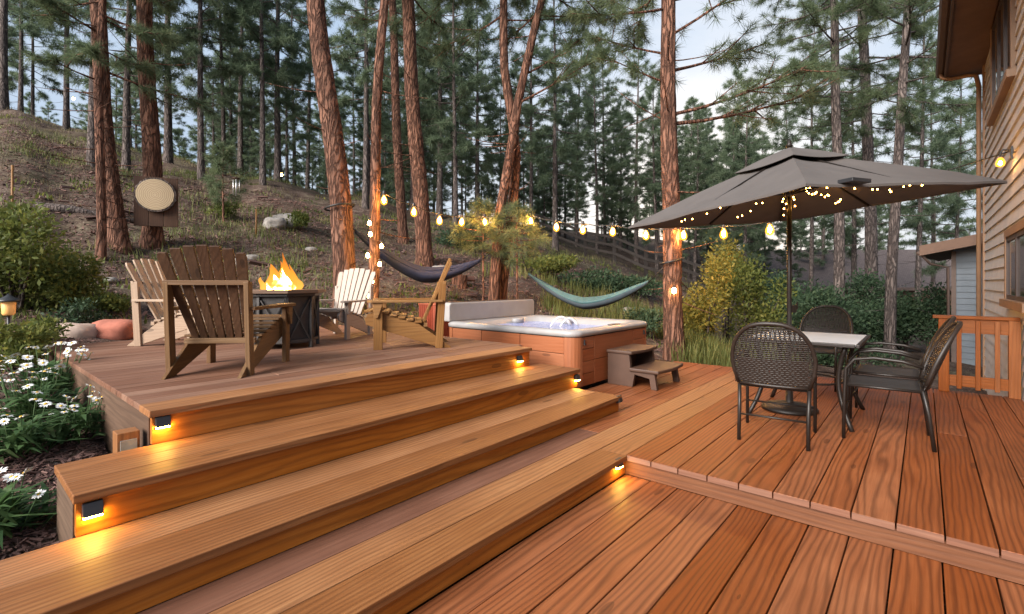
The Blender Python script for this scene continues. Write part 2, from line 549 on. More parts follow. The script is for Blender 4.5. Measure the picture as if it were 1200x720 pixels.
def mat_flame():
    m, nt, bs = new_mat('flame')
    tc = N(nt, 'ShaderNodeTexCoord').outputs['Object']
    sp = N(nt, 'ShaderNodeSeparateXYZ'); nt.links.new(tc, sp.inputs[0])
    n = noise(nt, vscale(nt, tc, (9, 9, 4)), 1, 3, .6)
    h = math_n(nt, 'ADD', math_n(nt, 'MULTIPLY', sp.outputs[2], 2.3), math_n(nt, 'MULTIPLY', n, .35))
    col = ramp(nt, [(.15, (1, .52, .09)), (.55, (1, .36, .04)), (1., (1, .20, .012))], h)
    em = N(nt, 'ShaderNodeEmission'); nt.links.new(col, em.inputs['Color'])
    em.inputs['Strength'].default_value = .62
    lw = N(nt, 'ShaderNodeLayerWeight', inputs={'Blend': .35})
    tr = N(nt, 'ShaderNodeBsdfTransparent')
    mx = N(nt, 'ShaderNodeMixShader')
    fade = ramp(nt, [(.35, (0, 0, 0)), (1.15 if False else 1.0, (.8, .8, .8))], h)
    nt.links.new(math_n(nt, 'MAXIMUM', lw.outputs['Facing'], fade), mx.inputs[0])
    nt.links.new(em.outputs[0], mx.inputs[1]); nt.links.new(tr.outputs[0], mx.inputs[2])
    nt.links.new(mx.outputs[0], nt.nodes['Material Output'].inputs['Surface'])
    return m
M['flame'] = mat_flame()
M['flame_core'] = glow('flame_core', (1.0, .50, .13), 140)

# ------------------------------------------------------------------ levels of the decks (calibrated)
Z0, Z1, Z2, Z3, Z4 = -.148, 0.0, .145, .332, .524
V1, V2, V3, V4, VB = 1.607, 2.196, 2.706, 3.198, 7.25
UE, UF = 3.151, 7.364
U2R, U3R, U4R = 4.167, 4.246, 4.06
U2L, U3L, U4L, U1L = -.03, .351, .727, -.45
TU0, TU1, TV0, TV1, TZ = 4.55, 6.46, 2.95, 5.10, .665

# ------------------------------------------------------------------ terrain
PXS = np.array([-450, -150, 0, 90, 180, 300, 410, 500, 600, 700, 790, 900, 1050, 1200, 1600.])
YS = np.array([0, 2.5, 4, 5.2, 6.2, 7.5, 9, 11, 13, 17, 22, 27, 34, 50, 90, 300.])
ZT = np.array([
    # 0    2.5   4    5.2   6.2  7.5   9    11    13    17    22    27    34    50   90  300
    [-.5, .30, .75, 1.2, 1.7, 2.5, 3.4, 4.6, 5.9, 8.2, 10.5, 12.0, 12.6, 12., 9., 5.],      # -450
    [-.5, .15, .45, .75, 1.1, 1.7, 2.5, 3.6, 4.8, 7.2, 9.8, 11.4, 12.0, 11.5, 8., 5.],      # -150
    [-.5, .08, .30, .50, .75, 1.25, 1.95, 2.95, 4.1, 6.3, 8.9, 10.4, 10.9, 10.2, 7., 4.],   # 0
    [-.5, .02, .25, .42, .58, .98, 1.6, 2.5, 3.55, 5.5, 7.9, 9.3, 9.8, 9.2, 6.5, 4.],       # 90
    [-.5, -.2, .0, .30, .48, .80, 1.30, 2.13, 3.0, 4.7, 6.8, 8.2, 8.7, 8.2, 6., 4.],        # 180
    [-.5, -.4, .0, .20, .40, .66, 1.05, 1.70, 2.45, 3.8, 5.6, 6.9, 7.4, 7.0, 5., 3.],       # 300
    [-.5, -.4, -.3, .0, .25, .50, .86, 1.35, 1.90, 3.1, 4.6, 5.8, 6.6, 7.2, 9., 14.],       # 410
    [-.5, -.4, -.3, -.2, .0, .25, .62, 1.10, 1.60, 2.6, 3.8, 4.9, 5.9, 7.2, 10., 16.],        # 500
    [-.5, -.4, -.3, -.3, -.2, .10, .50, .92, 1.25, 2.0, 3.0, 3.9, 5.0, 7.0, 11., 18.],       # 600
    [-.5, -.4, -.3, -.3, -.3, -.15, .15, .50, .78, 1.3, 2.0, 2.7, 3.8, 6.0, 10., 17.],        # 700
    [-.5, -.4, -.3, -.3, -.3, -.20, -.03, .20, .40, .75, 1.2, 1.7, 2.7, 4.8, 9., 15.],      # 790
    [-.5, -.4, -.3, -.3, -.3, -.35, -.30, -.25, -.25, -.2, -.1, .1, .8, 2.4, 6., 12.],         # 900
    [-.5, -.4, -.35, -.4, -.4, -.55, -.7, -.8, -.9, -1., -1.1, -1.1, -1., -.6, 1.5, 3.],    # 1050
    [-.5, -.4, -.35, -.4, -.4, -.6, -.8, -.9, -1., -1.2, -1.3, -1.3, -1.2, -.8, 1., 3.],
    [-.5, -.4, -.35, -.4, -.4, -.6, -.8, -.9, -1., -1.2, -1.3, -1.3, -1.2, -.8, 1., 3.]])

def smooth(t):
    t = np.clip(t, 0, 1)
    return t * t * (3 - 2 * t)

def ground_z(x, y, rough=True):
    x = np.asarray(x, float); y = np.asarray(y, float)
    r = np.hypot(x, y)
    th = np.clip(np.arctan2(x, y), -R(61), R(61))
    px = 600 + F * np.tan(th)
    Y = np.where(np.abs(np.arctan2(x, y)) < R(61), y, r * math.cos(R(61)))
    px = np.clip(px, PXS[0], PXS[-1] - 1e-3); Yc = np.clip(Y, 0, YS[-1] - 1e-3)
    i = np.clip(np.searchsorted(PXS, px, 'right') - 1, 0, len(PXS) - 2)
    j = np.clip(np.searchsorted(YS, Yc, 'right') - 1, 0, len(YS) - 2)
    a = smooth((px - PXS[i]) / (PXS[i + 1] - PXS[i])); b = (Yc - YS[j]) / (YS[j + 1] - YS[j])
    z = ZT[i, j] * (1 - a) * (1 - b) + ZT[i + 1, j] * a * (1 - b) + ZT[i, j + 1] * (1 - a) * b + ZT[i + 1, j + 1] * a * b
    if rough:
        k = np.clip((r - 4) / 8, .15, 1)
        z = z + k * (.16 * vnoise(x * .45, y * .45, 0, 3) + .07 * vnoise(x * 1.3, y * 1.3, 0, 4) + .03 * vnoise(x * 4, y * 4, 0, 5))
        z = z + np.clip((r - 15) / 20, 0, 1) * .5 * vnoise(x * .12, y * .12, 0, 9)
    # the ground stays under the decks
    u, v = SU * x + CU * y, -CU * x + SU * y
    for (u0, u1, v0, v1, top) in ((U4L, U4R + .5, V4, VB, .36), (U3L, U3R, V3, V4 + .2, .16), (U2L, U2R, V2, V3 + .2, -.02),
                                  (U1L, UE, V1, V2 + .2, -.14), (UE, UF, -4, TV0, -.16), (-4, UE, -5, V1, -.32), (TU0 - .5, TU1, TV0, TV1 + .1, -.10)):
        d = np.maximum(np.maximum(u0 - u, u - u1), np.maximum(v0 - v, v - v1))
        w = 1 - smooth((d - .02) / .30)
        z = z * (1 - w) + np.minimum(z, top) * w
    return z

def gz(x, y):
    return float(ground_z(np.array([x]), np.array([y]))[0])

def on_ground(px, Y, sink=.0):
    x = (px - 600) / F * Y
    return Vector((x, Y, gz(x, Y) - sink))

def build_ground():
    th = np.concatenate([np.linspace(-180, -66, 30, endpoint=False), np.linspace(-66, 66, 330), np.linspace(66, 180, 30)[1:]])
    rr = np.concatenate([[.01], np.geomspace(.7, 40, 230), np.geomspace(42, 130, 18)])
    T, RR = np.meshgrid(np.radians(th), rr)
    X, Y = RR * np.sin(T), RR * np.cos(T)
    Z = ground_z(X, Y)
    V = np.stack([X, Y, Z], -1).reshape(-1, 3)
    n = len(th)
    a = (np.arange(len(rr) - 1)[:, None] * n + np.arange(n - 1)[None]).ravel()
    Fc = np.stack([a, a + n, a + n + 1, a + 1], -1)[:, ::-1]
    me = np_mesh('ground', V, Fc, 4, None, True)
    o = link('ground', me, M['ground'])
    tag(o, 'sloping forest floor of brown pine litter', None, None, 'structure')
build_ground()

# ------------------------------------------------------------------ decks and steps
def boards(mb, u0, u1, v0, v1, ztop, th=.038, pitch=.187, gap=.007, joints=0.0):
    n = max(1, round((v1 - v0) / pitch))
    p = (v1 - v0) / n
    for i in range(n):
        a, b = v0 + i * p + gap / 2, v0 + (i + 1) * p - gap / 2
        cuts = [u0, u1]
        if joints and random.random() < joints:
            cuts = [u0, random.uniform(u0 + .8, u1 - .8), u1]
        for c0, c1 in zip(cuts[:-1], cuts[1:]):
            dz = random.uniform(-.0015, .0015)
            mb.box(c0 + (.002 if c0 != u0 else 0), c1 - (.002 if c1 != u1 else 0), a, b, ztop - th + dz, ztop + dz, 0)

def deck_thing(name, label):
    o = bpy.data.objects.new(name, None); COL.objects.link(o)
    o.rotation_euler = (0, 0, DECK_ROT)
    return tag(o, label, None, None, 'structure')

def fascia(name, parent, u0, u1, v, z0, z1, th=.03, mat='fascia'):
    b = MB(); b.box(u0, u1, v, v + th, z0, z1, 0)
    return b.build(name, M[mat], parent, .003)

# lower deck
lower = deck_thing('lower_deck', 'lowest deck of long red brown boards in the near corner')
b = MB(); boards(b, -3.2, UE + .012, -4.2 + .0, V1 + .018, Z0, joints=.35); b.build('deck_boards', M['deck'], lower, .003)

# dining deck, with its tongue that makes the lowest tread
dining = deck_thing('dining_deck', 'deck of reddish boards under the table and umbrella')
b = MB()
nV = V1 - .0
boards(b, UE - .02, UF, V1 - .187 * 30, V1, Z1, joints=.3)
boards(b, UE - .02 + .55, UF, V2 + .02, TV0 - .01, Z1)
b.build('deck_boards', M['deck'], dining, .003)
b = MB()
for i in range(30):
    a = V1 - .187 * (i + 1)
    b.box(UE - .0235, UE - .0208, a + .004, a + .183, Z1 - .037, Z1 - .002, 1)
b.build('end_grain', M['tread_dk'], dining)  # dark end grain, its colour also set to cancel the sunlit line
b = MB()
w = (V2 + .02 - V1) / 3
b.box(U1L, UE - .026, V1 - .012, V1 + w - .003, Z1 - .038, Z1, 0, tint=.25)
b.box(U1L, UF, V1 + w + .003, V1 + 2 * w - .003, Z1 - .038, Z1, 0, tint=.8)
b.box(UE - .020, UF, V1 + .002, V1 + w - .003, Z1 - .038, Z1 - .0015, 0, tint=.6)
b.build('tread_board', M['nose'], dining, .003)
b = MB(); b.box(U1L, UE + .3, V1 + 2 * w + .003, V2 + .016, Z1 - .038, Z1 - .001, 0, tint=.4)
b.build('dark_tread_board', M['tread_dk'], dining, .003)
b = MB(); b.box(UE + .306, UF, V1 + 2 * w + .003, V2 + .016, Z1 - .038, Z1 - .001, 0, tint=.6)
b.build('deck_board', M['deck'], dining, .003)
b = MB(); b.box(UE + .006, UE + .034, -4.1, V1 + .026, Z0 + .003, Z1 - .040, 1)
b.build('fascia_board', M['fascia_red'], dining, .002)
fascia('riser', dining, U1L + .02, UE + .004, V1 + .018, Z0 + .003, Z1 - .040)
b = MB(); b.box(UF - .05, UF - .02, -4, TV0, -.4, Z1 - .042, 1); b.build('rim_joist', M['fascia'], dining, .002)

def step_unit(name, label, ul, ur, vf, vb, ztop, zbot, mat_t, tints, group):
    t = thing(name, label, 'wooden step', D(ul, vf, zbot), DECK_ROT, group)
    L, W, Hh = ur - ul, vb - vf, ztop - zbot
    n = len(tints)
    w = W / n
    b = MB()
    for i, ti in enumerate(tints):
        b.box(0, L, i * w + (.002 if i else -.015), (i + 1) * w - .002, Hh - .038, Hh + random.uniform(-.001, .001), 0, tint=ti)
    b.build('tread', M[mat_t], t, .004)
    b = MB(); b.box(.012, L - .012, .012, .042, .002, Hh - .040, 0); b.build('riser', M['fascia'], t, .002)
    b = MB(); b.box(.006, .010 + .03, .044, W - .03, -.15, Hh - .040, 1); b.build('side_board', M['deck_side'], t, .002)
    b = MB(); b.box(L - .042, L - .013, .044, W, .002, Hh - .040, 1); b.build('side_board', M['fascia'], t, .002)
    return t
step_unit('wooden_step', 'long wooden step with a pale board and a brown front board, above the dark strip', U2L, U2R, V2, V3 + .02, Z2, Z1, 'nose', (.25, .95), 'wooden deck steps')
step_unit('wooden_step', 'highest loose wooden step, lamp lit at both ends, right below the fire table deck', U3L, U3R, V3, V4 + .02, Z3, Z2, 'nose', (.35, .55, .45), 'wooden deck steps')

upper = deck_thing('fire_deck', 'raised weathered deck holding the fire table and wooden armchairs')
b = MB(); boards(b, U4L, U4R + .12, V4 + .20, VB, Z4, pitch=.15, joints=.5); b.build('deck_boards', M['deck_up'], upper, .003)
b = MB(); b.box(U4L - .004, U4R + .012, V4 - .015, V4 + .196, Z4 - .038, Z4 + .001, 0, tint=.9); b.build('edge_board', M['nose'], upper, .004)
b = MB(); b.box(U4L + .012, U4R, V4 + .012, V4 + .042, Z3 + .002, Z4 - .040, 0); b.build('riser', M['fascia'], upper, .002)
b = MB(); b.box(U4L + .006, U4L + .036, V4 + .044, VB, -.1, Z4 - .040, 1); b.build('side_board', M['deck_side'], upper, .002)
b = MB(); b.box(U4R - .03, U4R + .0, V4 + .044, VB, 0, Z4 - .040, 1); b.build('side_board', M['fascia'], upper, .002)
b = MB(); b.box(U4L, U4R + .1, VB - .05, VB - .02, 0, Z4 - .042, 0); b.build('rim_joist', M['fascia'], upper, .002)

# small wooden block with a pale plate at the bed edge
t = thing('junction_block', 'small wooden block with a pale plate beside the deck corner', 'wood block', G(148, 526, Z3 - .02), DECK_ROT)
b = MB(); b.box(-.05, .05, -.05, .05, -.15, .10, 2); b.build('block', M['nose'], t, .004)
b = MB(); b.box(-.036, .036, -.058, -.0505, -.01, .06); b.build('plate', M['rock_grey'], t)

# step lights: small solar lamps with a glowing slit
def step_light(u, v, z, label, first=[None], face=0.0):
    if first[0] is None:
        t = thing('step_light', label, 'step light', D(u, v, z), DECK_ROT + face, 'solar step lights')
        b = MB()
        b.prism([(-.036, -.018), (-.006, -.018), (-.006, -.034), (0, -.034), (0, .036), (-.020, .036)], -.034, .034, Matrix.Rotation(R(90), 4, 'Z'))
        b.build('housing', M['black_plastic'], t, .002)
        b = MB(); b.prism([(-.033, -.0185), (-.0065, -.0185), (-.0065, -.031), (-.030, -.026)], -.031, .031, Matrix.Rotation(R(90), 4, 'Z'))
        b.build('diffuser', M['led'], t)
        first[0] = t
        return t
    return dup(first[0], D(u, v, z), DECK_ROT + face, label)
def uvz(px, py, v):
    # where the pixel's ray meets the riser plane of that v
    k = (px - 600) / F
    Y = v / (SU - CU * k)
    u, _ = UV(k * Y, Y)
    return u, CAMZ + (HZ - py) / F * Y
for px, py, v, lab in ((190, 495, V4 + .011, 'solar step light under the fire deck edge, near the daisies'),
                       (108, 597, V3 + .011, 'solar step light at the daisy end of the step below the fire deck'),
                       (608, 421, V4 + .011, 'solar step light on the fire deck riser, at the hot tub end'),
                       (675, 443, V3 + .011, 'solar step light at the hot tub end of the middle step'),
                       (724, 468, V2 + .011, 'dark solar step light facing the boards at the pale step end'),
                       (723, 543, V1 + .017, 'solar step light glowing in the corner above the lowest deck')):
    u, z = uvz(px, py, v)
    sl0 = step_light(u, v, z, lab)
    if lab.startswith('dark'):
        for ch in sl0.children:
            if ch.name.startswith('diffuser'):
                ch.data = ch.data.copy(); ch.data.materials[0] = M['black_plastic']

# ------------------------------------------------------------------ adirondack chairs
def adirondack(label, mat, loc, rotz, slats=7, backmat=None):
    t = thing('adirondack_chair', label, 'garden chair', loc, rotz, 'slatted wooden armchairs round the fire table')
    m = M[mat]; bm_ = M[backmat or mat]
    W = .56
    for s in (-1, 1):
        x = s * W / 2
        b = MB(); b.beam((x, -.32, 0), (x - s * .0, -.36, .70), .035, .075, (0, 1, 0)); b.build('rear_leg', m, t, .004)
        b = MB(); b.beam((x + s * .032, .30, 0), (x + s * .032, .30, .485), .035, .09, (0, 1, 0))
        b.prism([(.245, .485), (.30, .33), (.33, .33), (.355, .485)], x + s * .052, x + s * .074, Matrix(((0, 1, 0, 0), (1, 0, 0, 0), (0, 0, 1, 0), (0, 0, 0, 1))))
        b.build('front_leg', m, t, .004)
        # side board from the ground behind to the front of the seat
        Mx = Matrix(((0, 1, 0, 0), (1, 0, 0, 0), (0, 0, 1, 0), (0, 0, 0, 1)))
        b = MB(); b.prism([(-.46, .0), (-.34, .0), (.30, .215), (.42, .255), (.44, .32), (.40, .375), (.30, .385), (.16, .335), (-.10, .265)], x - s * .005, x - s * .033, Mx)
        b.build('side_board', m, t, .003)
        # paddle arm
        b = MB()
        out = [(-.36, -.03), (-.05, -.035), (.15, -.05), (.34, -.06), (.40, -.03), (.41, .03), (.36, .075), (.15, .07), (-.10, .045), (-.36, .03)]
        vs = [Vector((x + s * (yy + .02), xx, .487 + (.0 if k == 0 else .024))) for k in (0, 1) for xx, yy in out]
        n = len(out)
        fs = [tuple(range(n)), tuple(reversed(range(n, 2 * n)))] + [((i + 1) % n, i, i + n, (i + 1) % n + n) for i in range(n)]
        b.add(vs, fs, [(p.y + 9 * s, p.x, p.z) for p in vs])
        b.build('armrest', m, t, .003)
    b = MB()
    ys = [.405, .32, .235, .15, .065, -.02, -.105]
    for i, y in enumerate(ys):
        z = np.interp(y, [-.34, -.1, .16, .3, .4], [.19, .272, .345, .393, .385])
        b.box(-W / 2 - .01, W / 2 + .01, y - .037, y + .037, z, z + .02, 0)
    b.build('seat', m, t, .003)
    b = MB()
    for i in range(slats):
        k = (i - (slats - 1) / 2) / ((slats - 1) / 2)
        xb, xt = k * .188, k * .268
        zt = .96 - .055 * k * k
        w0, w1 = .048, .076
        y0, y1 = -.15, -.46
        z0 = .23
        th = .020
        dv = Vector((0, y1 - y0, zt - z0)).normalized()
        nn = Vector((0, dv.z, -dv.y))
        pts = []
        for zz, xc, ww in ((0, xb, w0), (.94, xt, w1), (1., xt, w1 * (.72 if abs(k) > .9 else .96))):
            yy, z_ = y0 + (y1 - y0) * zz, z0 + (zt - z0) * zz
            for sx in (-1, 1):
                for q in (0, 1):
                    pts.append(Vector((xc + sx * ww / 2, yy, z_)) + nn * th * q)
        fs = [(0, 2, 3, 1)]
        for j in (0, 4):
            fs += [(j, j + 4, j + 6, j + 2), (j + 1, j + 3, j + 7, j + 5), (j, j + 1, j + 5, j + 4), (j + 2, j + 6, j + 7, j + 3)]
        fs.append((8, 9, 11, 10))
        o = random.uniform(0, 40)
        b.add(pts, fs, [(p.z + o, p.x + o, p.y) for p in pts])
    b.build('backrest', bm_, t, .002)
    b = MB(); b.box(-W / 2 - .02, W / 2 + .02, -.395, -.365, .675, .71, 0); b.build('back_rail', m, t, .003)
    b = MB(); b.box(-W / 2 + .02, W / 2 - .02, -.20, -.16, .225, .265, 0); b.build('back_rail', m, t, .003)
    return t

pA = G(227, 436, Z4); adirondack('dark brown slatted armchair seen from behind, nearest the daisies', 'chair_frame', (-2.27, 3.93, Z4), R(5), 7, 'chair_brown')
adirondack('pale pinkish slatted armchair at the deck edge beside the red boulder', 'chair_pink', (-3.74, 5.55, Z4), R(-92), 6)
ch_w = adirondack('whitewashed slatted armchair between the fire table and the leaning pine', 'chair_white', (-2.22, 6.25, Z4), R(166), 7)
adirondack('tan slatted armchair turned side on next to the hot tub', 'chair_tan', (-1.14, 5.34, Z4), R(101), 7)

ch_w.scale = (.92, .92, .92)

# ------------------------------------------------------------------ fire table
FX, FY = (332 - 600) / F * 5.3, 5.3
fire = thing('fire_table', 'dark metal fire table with crossed braces and a wooden rim', 'fire table', (FX, FY, Z4), R(8))
def octa(r, a0=22.5): return [(r * math.cos(R(a0 + 45 * k)), r * math.sin(R(a0 + 45 * k))) for k in range(8)]
def octa_prism(mb, r0, z0, r1, z1):
    a, c = octa(r0), octa(r1)
    vs = [(x, y, z0) for x, y in a] + [(x, y, z1) for x, y in c]
    fs = [tuple(reversed(range(8))), tuple(range(8, 16))] + [(k, (k + 1) % 8, (k + 1) % 8 + 8, k + 8) for k in range(8)]
    mb.add(vs, fs)
b = MB(); octa_prism(b, .335, .05, .345, .55); b.build('cabinet', M['firemetal'], fire, .004)
b = MB()
o_out, o_in = octa(.44), octa(.25)
vs = [(x, y, .58) for x, y in o_out] + [(x, y, .58) for x, y in o_in] + [(x, y, .618) for x, y in o_out] + [(x, y, .618) for x, y in o_in]
fs = []
for k in range(8):
    j = (k + 1) % 8
    fs += [(k, j, j + 16, k + 16), (k + 16, j + 16, j + 24, k + 24), (k + 8, k + 24, j + 24, j + 8), (k, k + 8, j + 8, j)]
b.add(vs, fs, [(math.atan2(v[1], v[0]) * .4, math.hypot(v[0], v[1]), v[2]) for v in vs]); b.build('rim', M['firetop'], fire, .004)
b = MB(); octa_prism(b, .40, .55, .40, .58); b.build('apron', M['firemetal'], fire, .003)
b = MB(); b.lathe([(.25, .585), (.25, .60), (.15, .607), (.0, .61)], 20); b.build('burner_bed', M['gravel'], fire)
for k in range(8):
    a = R(22.5 + 45 * k)
    x, y = .352 * math.cos(a), .352 * math.sin(a)
    b = MB(); b.beam((x * 1.0, y * 1.0, 0), (x, y, .552), .035, .035, (x, y, 0)); b.build('post', M['firemetal'], fire, .003)
    x2, y2 = .352 * math.cos(a + R(45)), .352 * math.sin(a + R(45))
    n = Vector(((x + x2) / 2, (y + y2) / 2, 0)).normalized() * .008
    p, q = Vector((x, y, 0)) + n, Vector((x2, y2, 0)) + n
    b = MB()
    for (za, zb) in ((.09, .51), (.51, .09)):
        e = n * (.6 if za > .3 else 0)
        b.beam(p.lerp(q, .08) + Vector((0, 0, za)) + e, p.lerp(q, .92) + Vector((0, 0, zb)) + e, .012, .016, n)
    b.beam(p.lerp(q, .05) + Vector((0, 0, .08)), p.lerp(q, .95) + Vector((0, 0, .08)), .016, .03, (0, 0, 1))
    b.build('brace', M['firemetal'], fire)

def flame_mesh():
    mb = MB()
    rr = random.Random(5)
    tongues = [(0, 0, .16, .23), (-.12, .02, .10, .22), (.12, -.02, .11, .21), (.05, .05, .09, .29), (-.07, -.06, .11, .25), (.18, .03, .07, .15), (-.19, -.02, .06, .13), (.02, -.1, .10, .18), (.06, .01, .045, .36), (-.02, .02, .06, .28), (.14, .0, .04, .25)]
    for (cx, cy, r, h) in tongues:
        prof = []
        n, m = 14, 12
        vs, fs = [], []
        ph = rr.uniform(0, 6)
        for i in range(m + 1):
            t = i / m
            rad = r * (math.sin(min(1, t * 2.2 + .25) * math.pi / 2)) * (1 - t) ** .85 + .001
            ox = .03 * math.sin(t * 5 + ph) * t * 2; oy = .025 * math.cos(t * 6 + ph) * t * 2
            for k in range(n):
                a = 2 * math.pi * k / n
                w = 1 + .25 * math.sin(3 * a + ph + t * 6) * t
                vs.append((cx + ox + rad * w * math.cos(a), cy + oy + rad * w * math.sin(a), t * h))
        for i in range(m):
            for k in range(n):
                a, c = i * n + k, i * n + (k + 1) % n
                fs.append((a, c, c + n, a + n))
        mb.add(vs, fs, None, None, True)
    return mb
fl = flame_mesh().build('flame', M['flame'], None, 0, (FX - .03, FY, Z4 + .60))
fc = flame_mesh().build('flame_core', M['flame_core'], fl, 0, (.0, 0, .004)); fc.scale = (.66, .70, .58); fl.scale = (.95, .95, 1.18)
tag(fl, 'bright orange gas flame burning in the middle of the fire table', 'flame')

# ------------------------------------------------------------------ hot tub
tub = thing('hot_tub', 'square hot tub with redwood coloured panels and a pale shell, water jets running', 'hot tub', D(TU0, TV0, 0), DECK_ROT)
TL, TW = TU1 - TU0, TV1 - TV0
def rrect(x0, x1, y0, y1, r, n=6):
    pts = []
    for cx, cy, a0 in ((x1 - r, y0 + r, -90), (x1 - r, y1 - r, 0), (x0 + r, y1 - r, 90), (x0 + r, y0 + r, 180)):
        for k in range(n + 1):
            a = R(a0 + 90 * k / n)
            pts.append((cx + r * math.cos(a), cy + r * math.sin(a)))
    return pts
def loft(mb, rings, cap0=True, cap1=True, smooth=True):
    n = len(rings[0]); vs = [p for r in rings for p in r]; fs = []
    for i in range(len(rings) - 1):
        for k in range(n):
            a, c = i * n + k, i * n + (k + 1) % n
            fs.append((a, c, c + n, a + n))
    if cap0: fs.append(tuple(reversed(range(n))))
    if cap1: fs.append(tuple(range((len(rings) - 1) * n, len(rings) * n)))
    mb.add(vs, fs, None, None, smooth)
b = MB()
loft(b, [[(x, y, .03) for x, y in rrect(.03, TL - .03, .03, TW - .03, .12)], [(x, y, TZ - .06) for x, y in rrect(.03, TL - .03, .03, TW - .03, .12)]], True, False, smooth=False)
b.build('body', M['black_plastic'], tub)
# shell: outer lip, rim, inner wall down to the floor
def ringz(ins, r, z): return [(x, y, z) for x, y in rrect(ins, TL - ins, ins, TW - ins, r)]
b = MB()
loft(b, [ringz(.02, .14, TZ - .065), ringz(-.012, .16, TZ - .06), ringz(-.018, .17, TZ - .02), ringz(.0, .16, TZ + .008), ringz(.05, .15, TZ + .015), ringz(.14, .16, TZ + .004), ringz(.20, .2, TZ - .02), ringz(.24, .22, TZ - .10), ringz(.30, .25, TZ - .35)], False, True)
b.build('shell', M['shell'], tub)
b = MB()
loft(b, [ringz(.225, .21, TZ - .075)], False, True)
wtr = b.build('water', M['water'], tub)
for k, (x, y) in enumerate(((1.25, 1.86), (1.66, 1.2))):
    b = MB(); b.lathe([(.10, -.06), (.12, .0), (.10, .018), (.0, .022)], 14, (0, 0, 0))
    o = b.build('pillow', M['shell'], tub, 0, (x, y, TZ - .02)); o.scale = (1, .7, 1)
b = MB(); b.box(.90, 1.12, .035, .105, TZ + .0135, TZ + .024); b.build('control_panel', M['black_plastic'], tub, .004)
# arching jets
for k, (x, y, dx, dy, h) in enumerate(((1.05, 1.1, .34, -.12, .13), (1.12, .98, .30, -.10, .11))):
    b = MB()
    pts = [Vector((x + dx * t, y + dy * t, TZ - .075 + h * 4 * t * (1 - t))) for t in np.linspace(0, 1, 12)]
    b.tube(pts, [.010 + .012 * t for t in np.linspace(0, 1, 12)], 7); b.build('water_jet', M['petal'], tub)
# cladding panels on the two seen sides and the hidden ones
def clad(x0, y0, x1, y1, cuts):
    p, q = Vector((x0, y0, 0)), Vector((x1, y1, 0))
    d = (q - p); L = d.length; d.normalize(); n = Vector((d.y, -d.x, 0))
    for a, c, rows in cuts:
        b = MB()
        zs = np.linspace(.035, TZ - .07, rows + 1)
        for z0, z1 in zip(zs[:-1], zs[1:]):
            Mx = Matrix((d, -n, Vector((0, 0, 1)))).transposed().to_4x4()
            Mx.translation = p + d * (a * L)
            b.box(.004, (c - a) * L - .004, -.012, .012, z0 + .003, z1 - .003, 0, Mx)
        b.build('side_panel', M['tub'], tub, .004)
E = .15
clad(E, .012, TL - E, .012, ((0, .16, 4), (.16, .78, 2), (.78, 1, 4)))
clad(.012, TW - E, .012, E, ((0, .3, 3), (.3, .65, 3), (.65, 1, 3)))
clad(TL - .012, E, TL - .012, TW - E, ((0, 1, 3),))
clad(TL - E, TW - .012, E, TW - .012, ((0, 1, 3),))
for cx, cy, a0 in ((TL - E, E, -90), (TL - E, TW - E, 0), (E, TW - E, 90), (E, E, 180)):
    b = MB(); ri, ro = E - .02, E + .004
    arc = [R(a0 + 90 * k / 6) for k in range(7)]
    pts = [(cx + ro * math.cos(a), cy + ro * math.sin(a)) for a in arc] + [(cx + ri * math.cos(a), cy + ri * math.sin(a)) for a in reversed(arc)]
    n = len(pts)
    vs = [(x, y, .035) for x, y in pts] + [(x, y, TZ - .068) for x, y in pts]
    b.add(vs, [tuple(reversed(range(n))), tuple(range(n, 2 * n))] + [(i, (i + 1) % n, (i + 1) % n + n, i + n) for i in range(n)], [(v[2], v[0], v[1]) for v in vs])
    b.build('corner_panel', M['tub'], tub, .003)
for x in (.17, 1.70):
    b = MB(); b.box(x, x + .022, -.014, -.002, TZ - .15, TZ - .10); b.box(x - .006, x + .028, -.020, -.006, TZ - .16, TZ - .145); b.build('cover_latch', M['black_plastic'], tub, .002)

# cover folded up along the far side
cov = thing('tub_cover', 'pale folded cover standing on the far rim of the hot tub', 'tub cover', D(TU0, TV1, 0), DECK_ROT)
b = MB(); 
vs_o = [(-.02, TZ + .01), (-.02, TZ + .24), (.02, TZ + .27), (TL - .05, TZ + .27), (TL - .01, TZ + .23), (TL - .01, TZ + .01)]
b.prism(vs_o, -.11, .02); b.build('panel', M['cover'], cov, .015)
b = MB(); b.box(.03, TL - .06, -.09, .0, TZ + .2715, TZ + .280); b.build('hinge_strip', M['brown_plastic'], cov, .002)
b = MB(); b.box(TL - .008, TL + .03, -.10, .02, TZ - .2, TZ + .26); b.build('lift_arm', M['black_plastic'], cov, .004)

# slatted redwood bin behind the tub corner
pb = P(512, 398, 7.35); 
t = thing('slatted_bin', 'red stained slatted wooden bin at the hot tub corner', 'bin', (pb.x, 7.35, .30), DECK_ROT)
for s in range(2):
    b = MB()
    for k in range(8):
        if s == 0: b.box(-.19 + k * .048, -.19 + k * .048 + .042, -.19, -.172, 0, .58, 2)
        else: b.box(-.192, -.174, -.17 + k * .046, -.17 + k * .046 + .041, 0, .58, 2)
    b.build('slat_side', M['redwood'], t, .003)
b = MB(); b.box(-.17, .19, -.17, .19, 0, .55); b.build('liner', M['redwood'], t)
b = MB(); b.box(-.2, .2, -.2, .2, .58, .60); b.build('lid', M['redwood'], t, .004)

